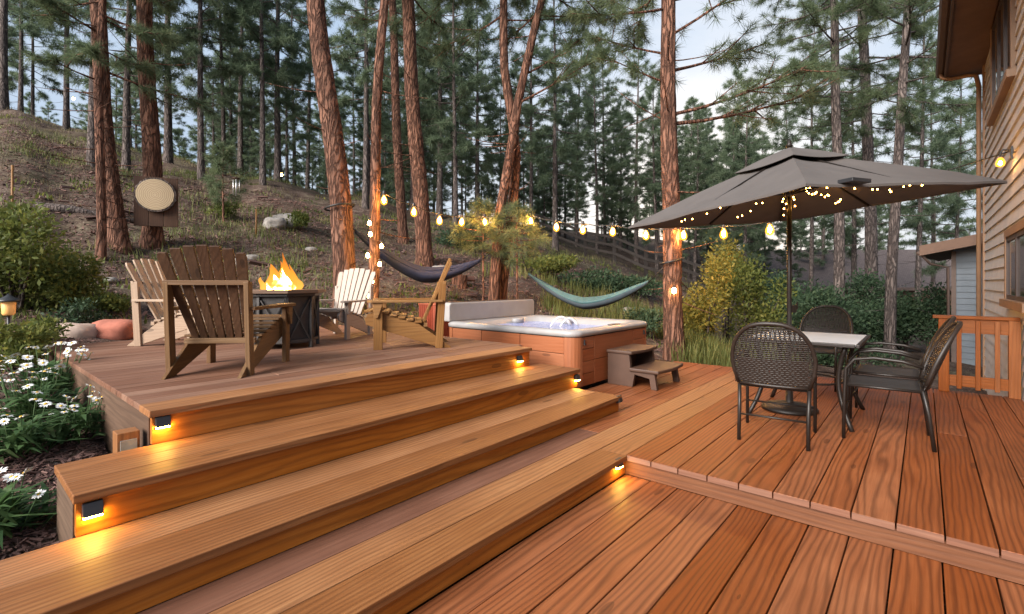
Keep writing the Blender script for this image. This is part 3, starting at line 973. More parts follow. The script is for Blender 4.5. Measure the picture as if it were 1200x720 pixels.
# plastic spa step
st = thing('spa_step', 'brown plastic two tread step against the hot tub side', 'spa step', D(5.20, TV0 - .03, 0), DECK_ROT)
def tread_slab(mb, x0, x1, y0, y1, z0, z1):
    # bowed front edge
    n = 8
    front = [(x0 + (x1 - x0) * k / n, y0 - .035 * math.sin(math.pi * k / n)) for k in range(n + 1)]
    pts = front + [(x1, y1), (x0, y1)]
    m = len(pts)
    vs = [(x, y, z0) for x, y in pts] + [(x, y, z1) for x, y in pts]
    mb.add(vs, [tuple(reversed(range(m))), tuple(range(m, 2 * m))] + [(i, (i + 1) % m, (i + 1) % m + m, i + m) for i in range(m)])
b = MB(); tread_slab(b, -.02, .70, -.33, 0, .375, .415); b.build('upper_tread', M['brown_plastic'], st, .012)
b = MB(); tread_slab(b, -.03, .71, -.66, -.30, .185, .225); b.build('lower_tread', M['brown_plastic'], st, .012)
for x in (0, .63):
    b = MB()
    b.prism([(-.63, 0), (-.56, 0), (-.54, .12), (-.36, .15), (-.33, 0), (-.01, 0), (-.01, .374), (-.29, .374), (-.31, .184), (-.60, .184)], x, x + .05, Matrix(((0, 1, 0, 0), (1, 0, 0, 0), (0, 0, 1, 0), (0, 0, 0, 1))))
    b.build('side', M['brown_plastic'], st, .004)
b = MB(); b.box(.05, .63, -.07, -.05, 0, .37); b.build('back_panel', M['brown_plastic'], st)

# ------------------------------------------------------------------ table, umbrella, chairs
PX, PY = 2.66, 4.65
tab = thing('patio_table', 'square patio table with pale glass top and curved dark legs', 'table', (PX, PY, Z1), DECK_ROT)
Ht = .50
Hv0, Hv1 = -.58, .27
b = MB(); b.box(-Ht, Ht, Hv0, Hv1, .700, .712); b.build('table_top', M['tabletop'], tab, .003)
b = MB()
for s in (-1, 1):
    e = Hv1 if s > 0 else Hv0
    b.box(-Ht - .012, Ht + .012, e - .014, e + .014, .688, .7165); b.box(s * Ht - .014, s * Ht + .014, Hv0 + .016, Hv1 - .016, .688, .7165)
b.build('rim', M['metal_br'], tab, .005)
for sx in (-1, 1):
    for sy in (-1, 1):
        b = MB()
        pts = []
        for t_ in np.linspace(0, 1, 12):
            off = .08 * math.sin(t_ * math.pi) - .05 * t_
            pts.append(Vector((sx * (Ht - .09 - off), (Hv1 - .07 - off) if sy > 0 else (Hv0 + .09 + off), .69 * (1 - t_))))
        b.tube(pts, .019, 8); b.build('leg', M['metal_br'], tab)
b = MB()
ring = [Vector((.30 * math.cos(a), -.15 + .28 * math.sin(a), .32)) for a in np.linspace(0, 2 * math.pi, 25)]
b.tube(ring, .010, 6, False); b.build('stretcher', M['metal_br'], tab)

UM = thing('patio_umbrella', 'large square grey umbrella with vented top over the table', 'umbrella', (PX, PY, Z1), .322)
ua, ub, uh, utx, uty = 1.082, 1.101, 1.94, .076, -.026
def upt(s, t, lift):   # s,t in -1..1 over the square
    return Vector((s * ua, t * ub, uh + utx * s * ua + uty * t * ub + lift))
# canopy: four faces, gently sagging between ribs, with a hem
def canopy_mesh():
    mb = MB(); n = 14; top = .50
    vs, fs = [], []
    dirs = [(-1, -1), (1, -1), (1, 1), (-1, 1)]
    for q in range(4):
        a, c = dirs[q], dirs[(q + 1) % 4]
        o = len(vs)
        for i in range(n + 1):
            r = i / n * .93 + .07
            for k in range(n + 1):
                w = k / n
                s, t = (a[0] * (1 - w) + c[0] * w) * r, (a[1] * (1 - w) + c[1] * w) * r
                lift = top * (1 - r) ** 1.0 + .03 * math.sin(math.pi * r)
                sag = -.035 * math.sin(w * math.pi) * math.sin(math.pi * min(1, r))
                mid = abs(math.sin(w * 2 * math.pi)) * -.012 * r
                wr = .006 * float(vnoise(s * 4, t * 4, q * 3.0, 77)) + .003 * float(vnoise(s * 11, t * 11, q * 3.0, 78))
                vs.append(upt(s, t, lift + sag + mid + wr))
        for i in range(n):
            for k in range(n):
                p = o + i * (n + 1) + k
                fs.append((p, p + n + 1, p + n + 2, p + 1))
        # hem hanging from the edge
        o2 = len(vs)
        for k in range(n + 1):
            e = vs[o + n * (n + 1) + k]
            vs.append(e); vs.append(e + Vector((0, 0, -.018)))
        for k in range(n):
            p = o2 + 2 * k
            fs.append((p, p + 1, p + 3, p + 2))
    mb.add(vs, fs, None, .5, False)
    return mb
cn = canopy_mesh().build('canopy', M['canopy'], UM)
so = cn.modifiers.new('cloth', 'SOLIDIFY'); so.thickness = .004
def vent_mesh():
    mb = MB(); n = 8; vs, fs = [], []
    dirs = [(-1, -1), (1, -1), (1, 1), (-1, 1)]
    for q in range(4):
        a, c = dirs[q], dirs[(q + 1) % 4]
        o = len(vs)
        for i in range(n + 1):
            r = i / n
            for k in range(n + 1):
                w = k / n
                s, t = (a[0] * (1 - w) + c[0] * w) * r * .31, (a[1] * (1 - w) + c[1] * w) * r * .31
                lift = .575 - .165 * r - .02 * math.sin(w * math.pi) * r + .01 * math.sin(math.pi * r)
                vs.append(upt(s, t, lift))
        for i in range(n):
            for k in range(n):
                p = o + i * (n + 1) + k
                fs.append((p, p + n + 1, p + n + 2, p + 1))
    mb.add(vs, fs, None, .5, False)
    return mb
vn = vent_mesh().build('vent_cap', M['canopy'], UM)
so = vn.modifiers.new('cloth', 'SOLIDIFY'); so.thickness = .004
b = MB(); b.lathe([(.035, 0), (.02, .03), (.012, .06), (.0, .075)], 12, tuple(upt(0, 0, .58))); b.build('finial', M['metal_br'], UM)
b = MB(); b.tube([(0, 0, .05), (0, 0, uh + .54)], .021, 12); b.build('pole', M['metal_br'], UM)
b = MB(); b.lathe([(.24, 0), (.24, .025), (.20, .045), (.06, .065), (.035, .075), (.03, .20), (.022, .20)], 28); b.build('base', M['metal_br'], UM)
b = MB(); b.box(.018, .07, -.02, .02, .93, 1.0); b.tube([(.07, 0, .96), (.10, 0, .96), (.10, 0, 1.03)], .008, 6); b.build('crank', M['metal_br'], UM)
b = MB(); b.lathe([(.04, 0), (.045, .03), (.04, .06)], 12, (0, 0, uh + .10)); b.build('hub', M['metal_br'], UM)
for s, t in ((-1, -1), (1, -1), (1, 1), (-1, 1), (0, -1), (1, 0), (0, 1), (-1, 0)):
    b = MB()
    b.beam(upt(s * .02, t * .02, .50), upt(s * .98, t * .98, -.012), .014, .022); b.build('rib', M['metal_br'], UM)
    b = MB()
    b.beam(Vector((s * .03, t * .03, uh + .13)), upt(s * .5, t * .5, .235), .012, .016); b.build('strut', M['metal_br'], UM)
b = MB(); pN = upt(-.02, -1.0, .02)
b.box(-.09, .09, -.06, .05, 0, .028); o = b.build('solar_panel', M['black_plastic'], UM, .004); o.location = upt(-.62, -1, -.03) + Vector((0, -.02, .02))

# fairy lights along the ribs under the canopy
fa = thing('fairy_lights', 'tiny warm fairy lights clipped along the umbrella ribs', 'fairy lights', (PX, PY, Z1), .322)
fb = MB(); fb.lathe([(.0, -.008), (.0062, -.003), (.0062, .003), (.0, .008)], 8, cap=False)
first = None
wire = MB()
for s, t, n in ((-1, 1, 20), (1, -1, 20), (1, 1, 10), (1, 0, 20), (0, 1, 10)):
    pts = []
    for k in range(n):
        r = .05 + .60 * k / n
        p = upt(s * r, t * r, .31 - .46 * r) + Vector((random.uniform(-.05, .05), random.uniform(-.05, .05), random.uniform(-.07, .03)))
        pts.append(p)
        if first is None:
            first = fb.build('bulb', M['fairy'], fa, 0, p); o = first
        else:
            o = first.copy(); COL.objects.link(o); o.parent = fa; o.location = p
    wire.tube(pts, .0015, 4)
for k in range(7):
    a = k * 2.4
    p = Vector((.05 * math.cos(a), .05 * math.sin(a), uh + .10 - .018 * k))
    o = first.copy(); COL.objects.link(o); o.parent = fa; o.location = p
wire.build('wire', M['cable'], fa)

def patio_chair():
    t = thing('patio_chair', 'x', 'chair', (0, 0, 0), 0, 'dark wicker patio chairs round the table')
    W, Dp = .46, .44
    for s in (-1, 1):
        # front leg running up into the arm and back to the frame
        b = MB()
        pts = [(s * .25, .24, 0), (s * .25, .235, .35), (s * .25, .225, .55), (s * .252, .17, .625), (s * .256, .05, .645), (s * .262, -.12, .635), (s * .262, -.24, .60)]
        b.tube(pts, .013, 8); b.build('front_leg', M['metal_br'], t)
        b = MB()
        pts = [(s * .23, -.30, 0), (s * .23, -.27, .25), (s * .235, -.235, .43)]
        b.tube(pts, .014, 8); b.build('rear_leg', M['metal_br'], t)
    b = MB()
    for y, wv in ((.22, .24), (-.235, .235)):
        b.tube([(-wv, y, .42), (wv, y, .42)], .011, 8)
    for s in (-1, 1): b.tube([(s * .245, .22, .42), (s * .235, -.235, .42)], .011, 8)
    b.build('seat_frame', M['metal_br'], t)
    b = MB()
    nx, ny = 12, 8
    vs = [(-.235 + .47 * i / nx, -.23 + .45 * j / ny, .428 - .022 * math.sin(math.pi * i / nx) * math.sin(math.pi * j / ny)) for j in range(ny + 1) for i in range(nx + 1)]
    fs = [(j * (nx + 1) + i, j * (nx + 1) + i + 1, (j + 1) * (nx + 1) + i + 1, (j + 1) * (nx + 1) + i) for j in range(ny) for i in range(nx)]
    b.add(vs, fs, None, .5, True); o = b.build('seat', M['sling'], t)
    so = o.modifiers.new('thick', 'SOLIDIFY'); so.thickness = .012
    b = MB(); b.tube([(-.25, .23, .20), (.25, .23, .20)], .008, 6); b.tube([(-.23, -.28, .20), (.23, -.28, .20)], .008, 6)
    b.build('stretcher', M['metal_br'], t)
    # back: rounded hoop, bowed backwards, filled with weave
    def bp(x, z):   # x -1..1, z 0..1 on the back sheet
        xx = x * .275
        return Vector((xx, -.235 - .17 * z - .05 * (1 - x * x) + .0, .44 + .48 * z))
    def hoop(x):    # upper edge for x
        return (max(0, 1 - abs(x) ** 2.6)) ** .5 * .62 + .38
    b = MB()
    pts = [bp(-.86, 0)] + [bp(-.97, .22)] + [bp(x, hoop(x)) for x in np.sin(np.linspace(-math.pi / 2, math.pi / 2, 25))] + [bp(.97, .22), bp(.86, 0)]
    b.tube(pts, .016, 8); b.tube([bp(-.86, 0), bp(-.4, .0), bp(0, 0), bp(.4, 0), bp(.86, 0)], .012, 6)
    bf = b.build('back_frame', M['wicker'], t)
    b = MB()
    for z in np.linspace(.05, .97, 30):
        lo = .02
        xs = [x for x in np.linspace(-.97, .97, 33) if hoop(x) >= z]
        if len(xs) < 3: continue
        pts = [bp(x, z) + Vector((0, .004 * (1 if (i + int(z * 100)) % 2 else -1), 0)) for i, x in enumerate(xs)]
        b.tube(pts, .0052, 4, False)
    for k in range(-10, 11):
        for sl in (-.35, .35):
            pts = []
            for z in np.linspace(.0, 1, 18):
                x = k / 9.0 + sl * (z - .5)
                if abs(x) < .97 and hoop(x) >= z: pts.append(bp(x, z))
            if len(pts) > 2: b.tube(pts, .0042, 4, False)
    # the denser woven lower panel
    b2 = MB()
    vs, fs = [], []
    nx = 12
    for j in range(5):
        for i in range(nx + 1):
            vs.append(bp(-.86 + 1.72 * i / nx, .03 + .40 * j / 4) + Vector((0, -.003, 0)))
    for j in range(4):
        for i in range(nx):
            fs.append((j * (nx + 1) + i, j * (nx + 1) + i + 1, (j + 1) * (nx + 1) + i + 1, (j + 1) * (nx + 1) + i))
    b.add(vs, fs)
    b.build('back_weave', M['wicker'], t)
    return t
pc = patio_chair()
uang = DECK_ROT - math.pi / 2      # chair local +y towards +u
pc.location = (2.12, 3.88, Z1); pc.rotation_euler = (0, 0, uang + R(6)); pc['label'] = 'dark wicker patio chair with its woven back towards the wooden steps'
bpy.context.view_layer.update()
dup(pc, (3.62, 5.75, Z1), uang + R(172), 'dark wicker patio chair behind the table, only its round back showing')
dup(pc, (2.94, 3.85, Z1), uang + R(93), 'dark wicker patio chair in side view, nearer of the pair by the railing')
dup(pc, (3.37, 4.37, Z1), uang + R(90), 'dark wicker patio chair in side view, half hidden beside its twin near the railing')

# ------------------------------------------------------------------ railing and stone steps
ra = thing('deck_railing', 'low orange stained railing with square balusters before the house', 'railing', D(UF - .06, -.12, 0), DECK_ROT)
RL = .60
b = MB(); b.box(-.05, .05, -RL - .04, .05, .815, .85, 1); b.build('top_rail', M['rail'], ra, .004)
b = MB(); b.box(-.02, .02, -RL, 0, .66, .812, 1); b.build('upper_rail', M['rail'], ra, .003)
b = MB(); b.box(-.02, .02, -RL, 0, .07, .19, 1); b.build('lower_rail', M['rail'], ra, .003)
for v in (-.045, -RL + .0):
    b = MB(); b.box(-.045, .045, v - .045, v + .045, 0, .812, 2); b.build('post', M['rail'], ra, .004)
for k in range(1, 4):
    v = -k * RL / 4 - .02
    b = MB(); b.box(-.062, -.022, v - .02, v + .02, .05, .80, 2); b.build('baluster', M['rail'], ra, .003)
pp = D(UF + .0, -.12 - RL - .26, 0)
t = thing('gate_pillar', 'tan boxed pillar at the house end of the railing', 'pillar', pp, DECK_ROT)
b = MB(); b.box(-.12, .12, -.14, .14, -.3, .90, 2); b.build('shaft', M['siding'], t, .006)
b = MB(); b.box(-.14, .14, -.16, .16, .90, .93); b.build('cap', M['trim'], t, .006)
for k, (px, py, z, sx, sy, lab) in enumerate(((985, 449, -.10, .9, .42, 'grey stone slab beyond the deck edge behind the table'), (1050, 452, -.12, .8, .5, 'grey stone slab beyond the deck edge beside the railing'),
                                     (1020, 438, -.14, .95, .5, 'grey stone slab farther down the garden behind the patio chairs'))):
    pos = D(UF + .35 + (.5 if k == 2 else 0), .95 - k * .75 if k < 2 else .5, -.18 - (.08 if k == 2 else 0))
    b = MB(); b.box(-sy / 2, sy / 2, -sx / 2, sx / 2, -.3, .06)
    o = b.build('stone_slab', M['paver'], None, .02, pos, DECK_ROT); tag(o, lab, 'stone slab', 'stone slabs behind the deck')

# ------------------------------------------------------------------ house
VW = -.80; HU1 = 11.55; HU0 = 2.0
house = thing('house', 'tan lap sided house with brown eaves beside the deck', 'house', D(HU1, VW, 0), DECK_ROT)
# local: x along u (negative towards the camera), y along v (wall face at y=0, inside is -y)
def lap_wall(L, z0, z1, pitch=.16):
    mb = MB(); z = z0
    while z < z1 - .01:
        zt = min(z + pitch, z1)
        for k in range(1):
            vs = [(-L, .030, z), (0, .030, z), (0, .008, zt + .01), (-L, .008, zt + .01), (-L, -.02, z), (0, -.02, z), (0, -.02, zt + .01), (-L, -.02, zt + .01)]
            mb.add(vs, [(0, 1, 2, 3), (7, 6, 5, 4), (0, 4, 5, 1), (1, 5, 6, 2), (2, 6, 7, 3), (3, 7, 4, 0)])
        z = zt
    return mb
lap_wall(HU1 - HU0, -1.3, 4.95).build('wall', M['siding'], house)
b = MB(); b.box(-.02, -.002, -7, -.03, -1.3, 4.95); b.build('end_wall', M['siding'], house)
b = MB(); b.box(-.12, .03, .012, .045, -1.3, 4.9, 2); b.box(.0, .03, -.10, .012, -1.3, 4.9, 2); b.build('corner_trim', M['trim'], house, .003)
# eave
b = MB(); b.box(-HU1 + HU0, .35, .0, .50, 4.93, 4.96); b.build('soffit', M['soffit'], house)
b = MB(); b.box(-HU1 + HU0, .38, .50, .53, 4.90, 5.12); b.box(.35, .38, -.3, .50, 4.90, 5.12); b.build('fascia', M['fasc_h'], house, .003)
b = MB()
pr = [(.532, 5.10), (.532, 5.0), (.56, 4.985), (.62, 5.0), (.645, 5.06), (.645, 5.10), (.635, 5.10), (.61, 5.015), (.545, 5.012), (.545, 5.10)]
b.prism([(x, z) for x, z in pr], -HU1 + HU0, .40, Matrix(((0, 1, 0, 0), (1, 0, 0, 0), (0, 0, 1, 0), (0, 0, 0, 1)))); b.build('gutter', M['fasc_h'], house)
b = MB()
b.tube([(.18, .57, 5.0), (.18, .56, 4.92), (.16, .44, 4.86), (.10, .22, 4.84), (.05, .12, 4.80), (.05, .085, 4.6), (.05, .085, -1.0)], .035, 8); b.build('downspout', M['trim'], house)
b = MB()
vs = [(-HU1 + HU0, .56, 5.12), (.40, .56, 5.12), (.40, -4, 7.2), (-HU1 + HU0, -4, 7.2)]
vs = vs + [(x, y, z + .06) for x, y, z in vs]
b.add(vs, [(3, 2, 1, 0), (4, 5, 6, 7), (0, 1, 5, 4), (1, 2, 6, 5), (2, 3, 7, 6), (3, 0, 4, 7)]); b.build('roof', M['shingle'], house)
def house_window(u0, u1, z0, z1, bars):
    x0, x1 = u0 - HU1, u1 - HU1
    b = MB()
    w = .09
    b.box(x0 - w, x1 + w, .01, .062, z1, z1 + w); b.box(x0 - w, x0, .01, .06, z0, z1); b.box(x1, x1 + w, .01, .06, z0, z1)
    fr = b.build('window', M['trim'], house, .003)
    b = MB(); b.box(x0 - w - .03, x1 + w + .03, .01, .10, z0 - w, z0); b.build('sill', M['trim'], fr, .003)
    b = MB()
    n = bars + 1
    for k in range(n + 1):
        x = x0 + (x1 - x0) * k / n
        b.box(x - .03, x + .03, .012, .05, z0, z1)
    b.box(x0, x1, .014, .048, z0, z0 + .05); b.box(x0, x1, .014, .048, z1 - .05, z1)
    b.build('frame', M['winframe'], fr)
    b = MB(); b.box(x0, x1, .031, .034, z0, z1); b.build('pane', M['glass'], fr)
def wall_u(px):
    k = (px - 600) / F
    Y = VW / (SU - CU * k)
    return UV(k * Y, Y)[0], Y
uA, YA = wall_u(1168); uB, YB = wall_u(1190)
house_window(uB - .15, uA, 3.62, 4.93, 2)
uC, YC = wall_u(1186)
house_window(uC - 1.6, uC, 1.02, 1.22 + 52 / F * YC, 1)
# wall lamp
uL, YL = wall_u(1192)
zL = CAMZ + (HZ - 188) / F * YL
wl = thing('wall_lamp', 'lit wall lamp with bare bulb on the house siding', 'wall lamp', D(uL, VW + .035, zL), DECK_ROT)
b = MB(); b.box(-.04, .04, 0, .02, .02, .16); b.tube([(0, .02, .12), (0, .08, .14), (0, .10, .10), (0, .10, .06)], .012, 8); b.build('bracket', M['black_plastic'], wl, .003)
b = MB(); b.lathe([(.018, .05), (.03, .03), (.045, -.01), (.035, -.045), (.0, -.06)], 14, (0, .10, 0)); wbb = b.build('bulb', M['globe'], wl)
b = MB(); b.lathe([(.0, .02), (.014, .0), (.018, -.02), (.0, -.04)], 8, (0, .10, 0), cap=False); b.build('filament', M['wallbulb'], wbb)

# garage beyond, blue grey siding and brown eave
gp_ = P(1117, 331, 13.0); gx = gp_.x
gar = thing('garage', 'blue grey sided outbuilding with brown eaves behind the house corner', 'outbuilding', (gx, 13.0, 0), R(-45))
b = MB(); z = -1.6
while z < 2.05:
    b.add([(0, -.03, z), (5, -.03, z), (5, -.008, z + .17), (0, -.008, z + .17), (0, .02, z), (5, .02, z), (5, .02, z + .17), (0, .02, z + .17)], [(0, 1, 2, 3), (7, 6, 5, 4), (0, 4, 5, 1), (1, 5, 6, 2), (2, 6, 7, 3), (3, 7, 4, 0)])
    z += .16
b.box(.0, .02, .021, 5, -1.6, 2.1); b.build('wall', M['siding_blue'], gar)
b = MB(); b.box(-.035, .06, -.05, .03, -1.6, 2.05, 2); b.build('corner_trim', M['fasc_h'], gar)
b = MB()
vs = [(-.62, -.6, 1.95), (5, -.6, 3.15), (5, 5, 3.15), (-.62, 5, 1.95)]
vs = vs + [(x, y, z + .22) for x, y, z in vs]
b.add(vs, [(3, 2, 1, 0), (4, 5, 6, 7), (0, 1, 5, 4), (1, 2, 6, 5), (2, 3, 7, 6), (3, 0, 4, 7)]); b.build('roof', M['soffit'], gar)
b = MB()
vs = [(-.64, -.632, 1.93), (5, -.632, 3.13), (5, -.602, 3.13), (-.64, -.602, 1.93)]
vs = vs + [(x, y, z + .27) for x, y, z in vs]
b.add(vs, [(3, 2, 1, 0), (4, 5, 6, 7), (0, 1, 5, 4), (1, 2, 6, 5), (2, 3, 7, 6), (3, 0, 4, 7)]); b.build('barge_board', M['soffit'], gar)
b = MB(); b.tube([(-.66, -.55, 2.0), (-.66, 3, 2.0)], .06, 8); b.tube([(-.6, -.5, 1.95), (-.45, -.3, 1.72), (-.1, -.09, 1.62), (-.08, -.09, -1.5)], .035, 8); b.build('gutter', M['fasc_h'], gar)

# distant neighbour house
nb = P(1045, 331, 38)
nh = thing('neighbour_house', 'low house with a wide brown shingle roof far behind the trees', 'house', (nb.x, 38, -1.2), R(-4))
b = MB(); b.box(-9, 9, 0, 7, 0, 2.2); b.build('wall', M['soffit'], nh)
b = MB()
vs = [(-9.6, -.8, 2.0), (9.6, -.8, 2.0), (9.6, 3.5, 5.2), (-9.6, 3.5, 5.2), (-9.6, 7.8, 2.0), (9.6, 7.8, 2.0), (-9.6, 3.5, 5.0), (9.6, 3.5, 5.0)]
b.add(vs, [(0, 1, 2, 3), (3, 2, 5, 4), (0, 3, 4, 6), (1, 7, 5, 2), (0, 6, 7, 1), (6, 4, 5, 7)]); b.build('roof', M['shingle'], nh)
b = MB(); b.box(-9.62, 9.62, -.84, -.802, 1.78, 2.02); b.build('fascia', M['fasc_h'], nh)

# ------------------------------------------------------------------ trees
def np_tube(path, rad, n, wob=0, seed=0, furrow=0):
    path = np.asarray(path, float); rad = np.asarray(rad, float)
    m = len(path)
    d = np.gradient(path, axis=0); d /= np.linalg.norm(d, axis=1)[:, None] + 1e-9
    a = np.where(np.abs(d[:, :1]) < .8, np.array([[1., 0, 0]]), np.array([[0, 1., 0]]))
    x = a - d * (a * d).sum(1)[:, None]; x /= np.linalg.norm(x, axis=1)[:, None]
    y = np.cross(d, x)
    an = np.linspace(0, 2 * np.pi, n, endpoint=False)
    rr = np.repeat(rad[:, None], n, 1)
    if furrow:
        L = np.concatenate([[0], np.cumsum(np.linalg.norm(np.diff(path, axis=0), axis=1))])
        ca, sa = np.cos(an)[None], np.sin(an)[None]
        f1 = vnoise(ca * 5 + 0 * L[:, None], sa * 5, L[:, None] * 2.2, seed)
        f2 = vnoise(ca * 11, sa * 11, L[:, None] * 7, seed + 1)
        rr = rr * (1 + furrow * f1 + furrow * .7 * f2)
    V = path[:, None] + rr[..., None] * (x[:, None] * np.cos(an)[None, :, None] + y[:, None] * np.sin(an)[None, :, None])
    V = V.reshape(-1, 3)
    i = (np.arange(m - 1)[:, None] * n + np.arange(n)[None]).ravel()
    k = (np.arange(m - 1)[:, None] * n + ((np.arange(n) + 1) % n)[None]).ravel()
    return V, np.stack([i, k, k + n, i + n], -1)

def needle_tufts(pos, dirs, n, length, width, g, spread=1.0):
    """pos, dirs (t,3): each tuft a spray of n needles"""
    T = len(pos)
    r = g.normal(size=(T, n, 3)); r /= np.linalg.norm(r, axis=2)[..., None]
    d = r * spread + dirs[:, None] * .55
    d /= np.linalg.norm(d, axis=2)[..., None] + 1e-9
    L = length * g.uniform(.65, 1.15, (T, n, 1))
    base = pos[:, None] + r * length * .10 + dirs[:, None] * (g.uniform(-.5, .2, (T, n, 1)) * length)
    side = np.cross(d, g.normal(size=(T, n, 3))); side /= np.linalg.norm(side, axis=2)[..., None] + 1e-9
    a = base - side * width / 2; c = base + side * width / 2
    tip = base + d * L
    tip[..., 2] -= .12 * L[..., 0]
    V = np.stack([a, c, tip], 2).reshape(-1, 3)
    Fc = np.arange(len(V)).reshape(-1, 3)
    tint = np.repeat(np.clip(g.normal(.5, .22, T)[:, None] + g.normal(0, .10, (T, n)), 0, 1).ravel(), 3)
    return V, Fc, tint

def pine_meshes(seed, H, r0, crown0, blen, nb, tn, tl, tw, path=None, n_ring=9, rings=14, furrow=0, top=.12, dead=6, subs=4, flare=.5, extra=(), along=3, spread=1.0, shape='cone'):
    g = np.random.default_rng(seed)
    t = np.linspace(0, 1, rings) ** (1.0 if not furrow else 1.0)
    if path is None:
        ax, ay = g.normal(0, .012 * H, 2)
        ph = g.uniform(0, 6)
        path = np.stack([ax * t ** 1.5 + .008 * H * np.sin(t * 5 + ph) * t, ay * t ** 1.5 + .008 * H * np.cos(t * 4 + ph) * t, t * H], -1)
    else:
        pk = np.asarray(path, float)
        path = np.stack([np.interp(t * H, pk[:, 2], pk[:, c]) for c in range(2)] + [t * H], -1)
        path[:, 0] += .02 * np.sin(t * 17 + seed); path[:, 1] += .02 * np.cos(t * 13 + seed)
    rad = r0 * (1 - (1 - top) * t ** .9) + r0 * flare * np.exp(-t * H / .22)
    path2 = path.copy(); path2[0, 2] -= .25
    V, Fq = np_tube(path2, rad, n_ring, 0, seed, furrow)
    Vs, Fs = [V], [Fq]; off = len(V)
    tp, td = [], []
    blist = []
    az = g.uniform(0, 6.28)
    for i in range(nb):
        q = (i + g.uniform(0, 1)) / nb
        h = crown0 + (1 - crown0) * q ** .95 * .985
        az += 2.4 + g.normal(0, .4)
        if shape == 'cone': prof = (1 - q) ** .65 * (.55 + .45 * min(1, q * 4))
        else: prof = (np.sin(np.pi * min(1, q * .93 + .12))) ** .6
        L = blen * (prof * g.uniform(.6, 1.12) + .06)
        pitch = -.25 + q * .85 + g.normal(0, .14)
        blist.append((h * H, az, L, pitch, True))
    for i in range(dead):
        h = g.uniform(.18, 1) * crown0
        blist.append((h * H, g.uniform(0, 6.28), blen * g.uniform(.15, .5), g.normal(-.1, .2), False))
    for e in extra: blist.append((*e, True))
    for (z, a, L, pitch, live) in blist:
        p0 = np.array([np.interp(z, path[:, 2], path[:, 0]), np.interp(z, path[:, 2], path[:, 1]), z])
        d = np.array([math.cos(a) * math.cos(pitch), math.sin(a) * math.cos(pitch), math.sin(pitch)])
        s = np.linspace(0, 1, 5)
        bend = g.normal(0, .10, 3)
        pts = p0 + d * L * s[:, None] + np.array([bend[0], bend[1], .12 + .1 * bend[2]]) * L * (s ** 2)[:, None]
        br = min(r0 * .3, .008 + .011 * L) * (1.0 if live else .6)
        v, f = np_tube(pts, br * (1 - .8 * s) + .002, 4)
        Vs.append(v); Fs.append(f + off); off += len(v)
        if not live: continue
        tipd = pts[-1] - pts[-2]; tipd /= np.linalg.norm(tipd)
        tp.append(pts[-1]); td.append(tipd)
        for k in range(along):
            q = g.uniform(.45, 1); p = np.array([np.interp(q, s, pts[:, c]) for c in range(3)])
            tp.append(p + g.normal(0, .05 * L, 3)); td.append(tipd)
        nsub = max(1, int(subs * min(1.3, L / (blen * .6))))
        for k in range(nsub):
            q = g.uniform(.3, .95)
            p = np.array([np.interp(q, s, pts[:, c]) for c in range(3)])
            sd = d + g.normal(0, .55, 3) * np.array([1, 1, .6]) + np.array([0, 0, .12]); sd /= np.linalg.norm(sd)
            sl = L * g.uniform(.2, .45) * (1.2 - q * .5)
            ps = p + sd * sl * np.linspace(0, 1, 3)[:, None]
            ps[1:, 2] += np.array([.02, .08]) * sl
            v, f = np_tube(ps, np.array([.45, .3, .12]) * br + .002, 3)
            Vs.append(v); Fs.append(f + off); off += len(v)
            tp.append(ps[-1]); td.append(sd)
            if sl > .35: tp.append(ps[1] + g.normal(0, .04, 3)); td.append(sd)
            if sl > .7: tp.append((ps[1] + ps[2]) / 2 + g.normal(0, .07, 3)); td.append(sd)
    wood_me = np_mesh('trunk', np.concatenate(Vs), np.concatenate(Fs), 4, None, True)
    if not tp: return wood_me, None
    V, Fc, ti = needle_tufts(np.array(tp), np.array(td), tn, tl, tw, g, spread)
    return wood_me, np_mesh('crown', V, Fc, 3, ti)

def pine(label, loc, meshes, group, mats=('bark_far', 'needles_far'), name='pine_tree', rotz=0):
    t = thing(name, label, 'tree', loc, rotz, group)
    link('trunk', meshes[0], M[mats[0]], t)
    if meshes[1]: link('crown', meshes[1], M[mats[1]], t)
    return t

def near_path(base, pts):
    """trunk path through pixel points at that depth, local to the base"""
    out = [(0, 0, 0)]
    for px, py, Y in pts:
        p = P(px, py, Y) - base
        out.append((p.x, p.y, p.z))
    # carry on past the last point
    a, b_ = Vector(out[-2]), Vector(out[-1])
    d = (b_ - a).normalized()
    out.append(tuple(b_ + d * 12))
    return out

NEAR = dict(n_ring=40, rings=170, furrow=.06, along=7, subs=9)
# leaning big pine behind the white chair
def near_tree(label, px, py, Y, pts, w, H, crown0, blen, nb, seed, tn=60, extra=(), bmat='bark', dead=14, sink=True, flare=.35, name='pine_tree', **kw):
    base = P(px, py, Y); base.z = min(base.z, gz(base.x, base.y) + .02)
    r0 = w * Y / F / 2
    opts = dict(NEAR); opts.update(kw)
    me = pine_meshes(seed, H, r0, crown0, blen, nb, tn, .20, .0085, path=near_path(base, pts), top=.45, dead=dead, flare=flare, extra=extra, spread=1.0, **opts)
    return pine(label, base, me, 'near pines around the deck', (bmat, 'needles'), name)

